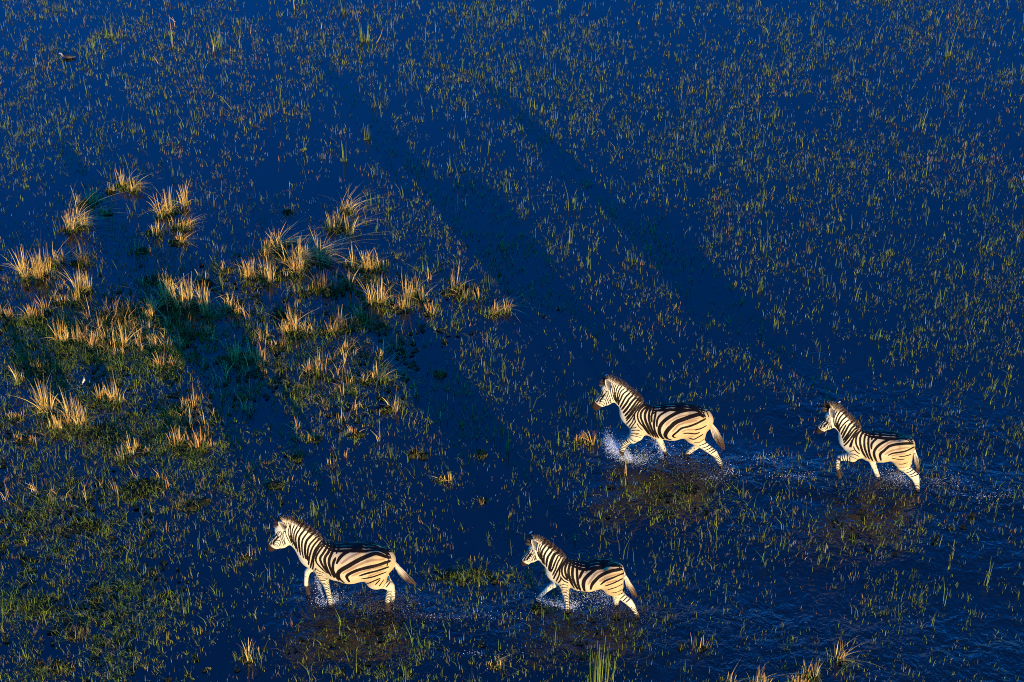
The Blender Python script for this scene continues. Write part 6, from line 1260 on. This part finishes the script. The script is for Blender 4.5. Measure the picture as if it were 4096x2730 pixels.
for x, y, w, hh, nst, label in RUSH_CLUMPS:
    root = empty('rush_clump', (x, y, 0)); tag(root, label, 'rushes', 'green rushes standing in the water')
    for i in range(nst):
        px, py = rng.uniform(-w / 2, w / 2) * 0.8, rng.normal(0, w * 0.15)
        H_ = hh * (1 - 0.35 * abs(px) / (w / 2)) * rng.uniform(0.55, 1.05) if i else hh
        tt = np.linspace(0, 1, 8); bx_ = rng.normal(0, 0.05) + 0.12 * px / max(w, .05); by_ = rng.normal(0, 0.05)
        P = np.stack([px + bx_ * H_ * tt ** 1.6, py + by_ * H_ * tt ** 1.6, H_ * tt - 0.02], 1)
        V, F = tube(P, 0.0065 * (1.05 - 0.8 * tt), 5)
        cl = pick(GREEN, 1) * 1.15
        me = mesh_np('stem', V, F); cattr(me, 'col', np.repeat(cl, len(V), 0)); me.materials.append(M['blade'])
        link('stem', me, root)
    n = 14 + nst; rx_, ry_ = disc(n, w * 0.5, w * 0.3)
    V = blades(np.stack([rx_, ry_, np.full(n, -.02)], 1), rng.uniform(0.1, 0.3, n) * min(1, hh), np.abs(rng.normal(0.3, 0.3, n)), rng.uniform(0, 6.28, n), rng.uniform(0.007, 0.012, n), pick(GREEN + OLIVE, n), 3)
    link('grass_blades', blade_mesh('grass_blades', [V]), root, kind='stuff')

# ---------------------------------------------------------------- spray thrown up by the hooves
OCT = np.array([(1, 0, 0), (-1, 0, 0), (0, 1, 0), (0, -1, 0), (0, 0, 1), (0, 0, -1)], float)
OCF = np.array([(0, 2, 4), (2, 1, 4), (1, 3, 4), (3, 0, 4), (2, 0, 5), (1, 2, 5), (3, 1, 5), (0, 3, 5)])
def drops(P, r):
    V = (P[:, None] + OCT[None] * r[:, None, None] * rng.uniform(0.7, 1.3, (len(P), 6, 1))).reshape(-1, 3)
    F = (OCF[None] + 6 * np.arange(len(P))[:, None, None]).reshape(-1, 3)
    return V, F
def splash(loc, label, parts, mat='spray'):
    """parts: list of (n, centre, sigma(3), jet direction(3), size lo, size hi)"""
    P, R = [], []
    for n, c, s, j, lo, hi in parts:
        t = rng.random(n)[:, None] ** 0.8
        p = np.array(c) + rng.normal(0, 1, (n, 3)) * np.array(s) * (0.35 + 0.9 * t) + np.array(j) * t
        p[:, 2] = np.abs(p[:, 2]) + 0.004
        P.append(p); R.append(lo + (hi - lo) * rng.random(n) ** 3)
    V, F = drops(np.concatenate(P), np.concatenate(R))
    me = mesh_np('water_splash', V, F, smooth=False); me.materials.append(M[mat])
    o = link('water_splash', me); o.location = loc
    tag(o, label, 'splash', 'splashes around the zebras', kind='stuff')
def G3(p, z=0.0): return (p[0], p[1], z)
for a_ in [
 ((1.944, -2.984, 0.0), 'big fan of white spray thrown up by a front hoof, upper middle', [(4200, (0, 0, 0), (0.035, 0.1, 0.03), (-0.42, 0.1, 0.3), 0.002, 0.0055), (1600, (0, 0, 0), (0.06, 0.1, 0.04), (-0.25, 0.1, 0.12), 0.002, 0.007), (900, (0.05, 0, 0), (0.12, 0.12, 0.04), (0.15, 0, 0.02), 0.002, 0.006)], 'spray'),
 ((2.602, -2.943, 0.0), 'bright droplets flying under the belly of the upper middle zebra', [(300, (-0.1, 0.05, 0.1), (0.25, 0.25, 0.16), (0, 0, 0.1), 0.002, 0.006), (130, (0.3, -0.15, 0.05), (0.35, 0.2, 0.08), (0, 0, 0.05), 0.002, 0.007), (500, (-0.15, -0.05, 0.02), (0.04, 0.05, 0.02), (-0.15, 0.1, 0.4), 0.002, 0.005)], 'spray'),
 ((2.969, -3.249, 0.0), 'brown muddy splash under the upper middle zebra', [(2600, (0, 0, 0), (0.38, 0.25, 0.07), (0, 0, 0.12), 0.003, 0.01), (500, (-0.25, 0.12, 0.05), (0.1, 0.08, 0.08), (-0.1, 0, 0.18), 0.003, 0.008)], 'muddy_spray'),
 ((3.345, -3.359, 0.0), 'white foam curl at the hind hoof of the upper middle zebra', [(220, (-0.05, -0.05, 0), (0.16, 0.05, 0.012), (-0.2, -0.05, 0), 0.002, 0.006), (180, (0.05, 0.05, 0), (0.1, 0.08, 0.05), (0.15, 0, 0.08), 0.002, 0.007)], 'spray'),
 ((4.098, -3.178, 0.0), 'foam specks in the wake behind the upper middle zebra', [(50, (0, 0, 0), (0.45, 0.3, 0.008), (0, 0, 0), 0.002, 0.006), (80, (-0.1, 0.22, 0), (0.22, 0.06, 0.008), (0.2, 0, 0), 0.003, 0.007), (110, (0.4, -0.2, 0), (0.25, 0.05, 0.008), (0, 0, 0), 0.003, 0.007)], 'spray'),
 ((-2.814, -6.126, 0.0), 'bright splash round the standing front leg of the lowest left zebra', [(260, (0, 0, 0), (0.08, 0.07, 0.03), (-0.06, 0, 0.16), 0.002, 0.007), (350, (-0.02, 0.08, 0.05), (0.02, 0.03, 0.03), (-0.08, 0.02, 0.42), 0.002, 0.005), (300, (0.12, 0.02, 0), (0.06, 0.06, 0.03), (0.05, 0, 0.14), 0.002, 0.007)], 'spray'),
 ((-2.896, -5.897, 0.0), 'muddy spray round the lifted front hoof of the lowest left zebra', [(900, (-0.15, 0.05, 0.02), (0.1, 0.1, 0.1), (0.1, 0, 0.1), 0.002, 0.007), (900, (0.25, 0.05, 0.0), (0.4, 0.25, 0.05), (0, 0, 0.08), 0.002, 0.006)], 'muddy_spray'),
 ((-1.867, -6.161, 0.0), 'brown muddy splash round the hind legs of the lowest left zebra', [(3200, (-0.05, -0.02, 0), (0.28, 0.13, 0.07), (-0.05, 0, 0.13), 0.003, 0.01), (900, (0.45, -0.2, 0), (0.35, 0.06, 0.02), (0.25, -0.08, 0.02), 0.003, 0.008)], 'muddy_spray'),
 ((-1.274, -6.361, 0.0), 'thin foam line trailing behind the lowest left zebra', [(180, (0, 0, 0), (0.3, 0.04, 0.008), (0.2, -0.05, 0), 0.002, 0.007), (160, (-0.5, 0.15, 0), (0.3, 0.1, 0.03), (0, 0, 0.05), 0.002, 0.005)], 'spray'),
 ((0.817, -6.213, 0.0), 'small white splash at the standing front leg of the lower right zebra', [(450, (-0.02, 0, 0), (0.06, 0.06, 0.02), (-0.05, 0, 0.16), 0.002, 0.007), (420, (-0.1, 0.03, 0), (0.03, 0.04, 0.02), (-0.32, 0.06, 0.12), 0.002, 0.006), (300, (0.06, 0, 0), (0.05, 0.04, 0.02), (0.08, 0, 0.12), 0.002, 0.007)], 'spray'),
 ((1.456, -6.161, 0.0), 'misty white spray between the hind legs of the lower right zebra', [(480, (0, 0.02, 0), (0.16, 0.12, 0.06), (-0.1, 0, 0.3), 0.002, 0.005), (500, (-0.15, 0.1, 0.1), (0.25, 0.2, 0.1), (-0.2, 0.1, 0.1), 0.002, 0.006)], 'spray'),
 ((1.677, -6.335, 0.0), 'dark muddy splash behind the hind hooves of the lower right zebra', [(2000, (0, 0, 0), (0.3, 0.12, 0.06), (0, 0, 0.1), 0.003, 0.009)], 'muddy_spray'),
 ((-0.172, -6.361, 0.0), 'foam specks in the wake between the two lower zebras', [(110, (0, 0, 0), (0.5, 0.15, 0.008), (0, 0, 0), 0.002, 0.007), (110, (-0.3, -0.75, 0), (0.25, 0.05, 0.008), (0, 0, 0), 0.002, 0.007)], 'spray'),
 ((6.349, -3.51, 0.0), 'white spray between the legs of the zebra farthest right', [(420, (-0.05, 0, 0), (0.12, 0.1, 0.05), (-0.12, 0, 0.28), 0.002, 0.006), (700, (-0.2, 0.02, 0.02), (0.2, 0.12, 0.06), (-0.1, 0, 0.1), 0.002, 0.006)], 'spray'),
 ((6.009, -3.55, 0.0), 'brown muddy splash under the zebra farthest right', [(2000, (0, 0, 0), (0.28, 0.12, 0.06), (-0.02, 0, 0.1), 0.003, 0.009)], 'muddy_spray'),
 ((6.639, -3.53, 0.0), 'pale foam trail behind the zebra farthest right', [(220, (0.1, 0, 0), (0.2, 0.1, 0.04), (0.3, 0, 0.04), 0.002, 0.006), (50, (0.6, 0.0, 0), (0.5, 0.25, 0.01), (0.5, 0, 0), 0.002, 0.006), (90, (0.9, -0.3, 0), (0.3, 0.05, 0.008), (0, 0, 0), 0.003, 0.008)], 'spray'),
]: splash(*a_)

# ---------------------------------------------------------------- small things
root = empty('waterbird', (-9.33, 9.24, 0), math.pi)
tag(root, 'small dark waterbird with a pale head swimming at the upper left', 'bird')
tt = np.linspace(0, 1, 12)
rad = 0.045 * np.sin(np.clip(tt * math.pi * 0.97 + 0.05, 0, math.pi)) ** 0.6 + 0.002
P = np.stack([-0.13 + 0.22 * tt, 0 * tt, 0.03 + 0.015 * tt], 1)
V, F = tube(P, rad, 12, 1.15); me = mesh_np('body', V, F); cattr(me, 'col', np.where(V[:, :1] > 0.03, [[0.03, 0.015, 0.008]], [[0.012, 0.009, 0.008]])); me.materials.append(M['plumage']); link('body', me, root)
P = np.array([(0.07, 0, 0.045), (0.095, 0, 0.075), (0.11, 0, 0.105), (0.125, 0, 0.115), (0.14, 0, 0.11)])
V, F = tube(P, [0.024, 0.02, 0.021, 0.021, 0.008], 10); me = mesh_np('head', V, F); cattr(me, 'col', np.where(V[:, :1] > 0.10, [[0.34, 0.3, 0.28]], [[0.014, 0.009, 0.007]])); me.materials.append(M['plumage']); hd_ = link('head', me, root)
V, F = tube(np.array([(0.138, 0, 0.111), (0.155, 0, 0.106), (0.172, 0, 0.1)]), [0.009, 0.006, 0.002], 8); me = mesh_np('bill', V, F); cattr(me, 'col', np.tile((0.4, 0.35, 0.33), (len(V), 1))); me.materials.append(M['plumage']); link('bill', me, hd_)
V, F = tube(np.array([(-0.12, 0, 0.03), (-0.15, 0, 0.04), (-0.175, 0, 0.045)]), [0.025, 0.02, 0.006], 8, 1.2); me = mesh_np('tail', V, F); cattr(me, 'col', np.tile((0.02, 0.014, 0.01), (len(V), 1))); me.materials.append(M['plumage']); link('tail', me, root)

root = empty('white_feather', (-7.21, -1.29, 0.16), 0.5)
tag(root, 'single white feather caught on the grass of the lower left tussock row', 'feather')
tt = np.linspace(0, 1, 9)
V = []; F = []
for i, t in enumerate(tt):
    w = 0.022 * math.sin(math.pi * min(1, 0.08 + t * 0.95)) ** 0.7
    for s_ in (-1, 0, 1): V.append((-0.01 + 0.045 * t + s_ * w * 0.7, 0.01 * t, 0.08 * t + (0.006 if s_ == 0 else 0)))
for i in range(8):
    for q in range(2): F.append([i * 3 + q, i * 3 + q + 1, i * 3 + q + 4, i * 3 + q + 3])
me = mesh_np('vane', np.array(V), np.array(F)); me.materials.append(M['feather_white']); link('vane', me, root)
V, F = tube(np.array([(-0.03, 0.0, -0.03), (0.0, 0.004, 0.05), (0.03, 0.008, 0.12)]), [0.0025, 0.002, 0.001], 5); me = mesh_np('quill', V, F); me.materials.append(M['feather_white']); link('quill', me, root)
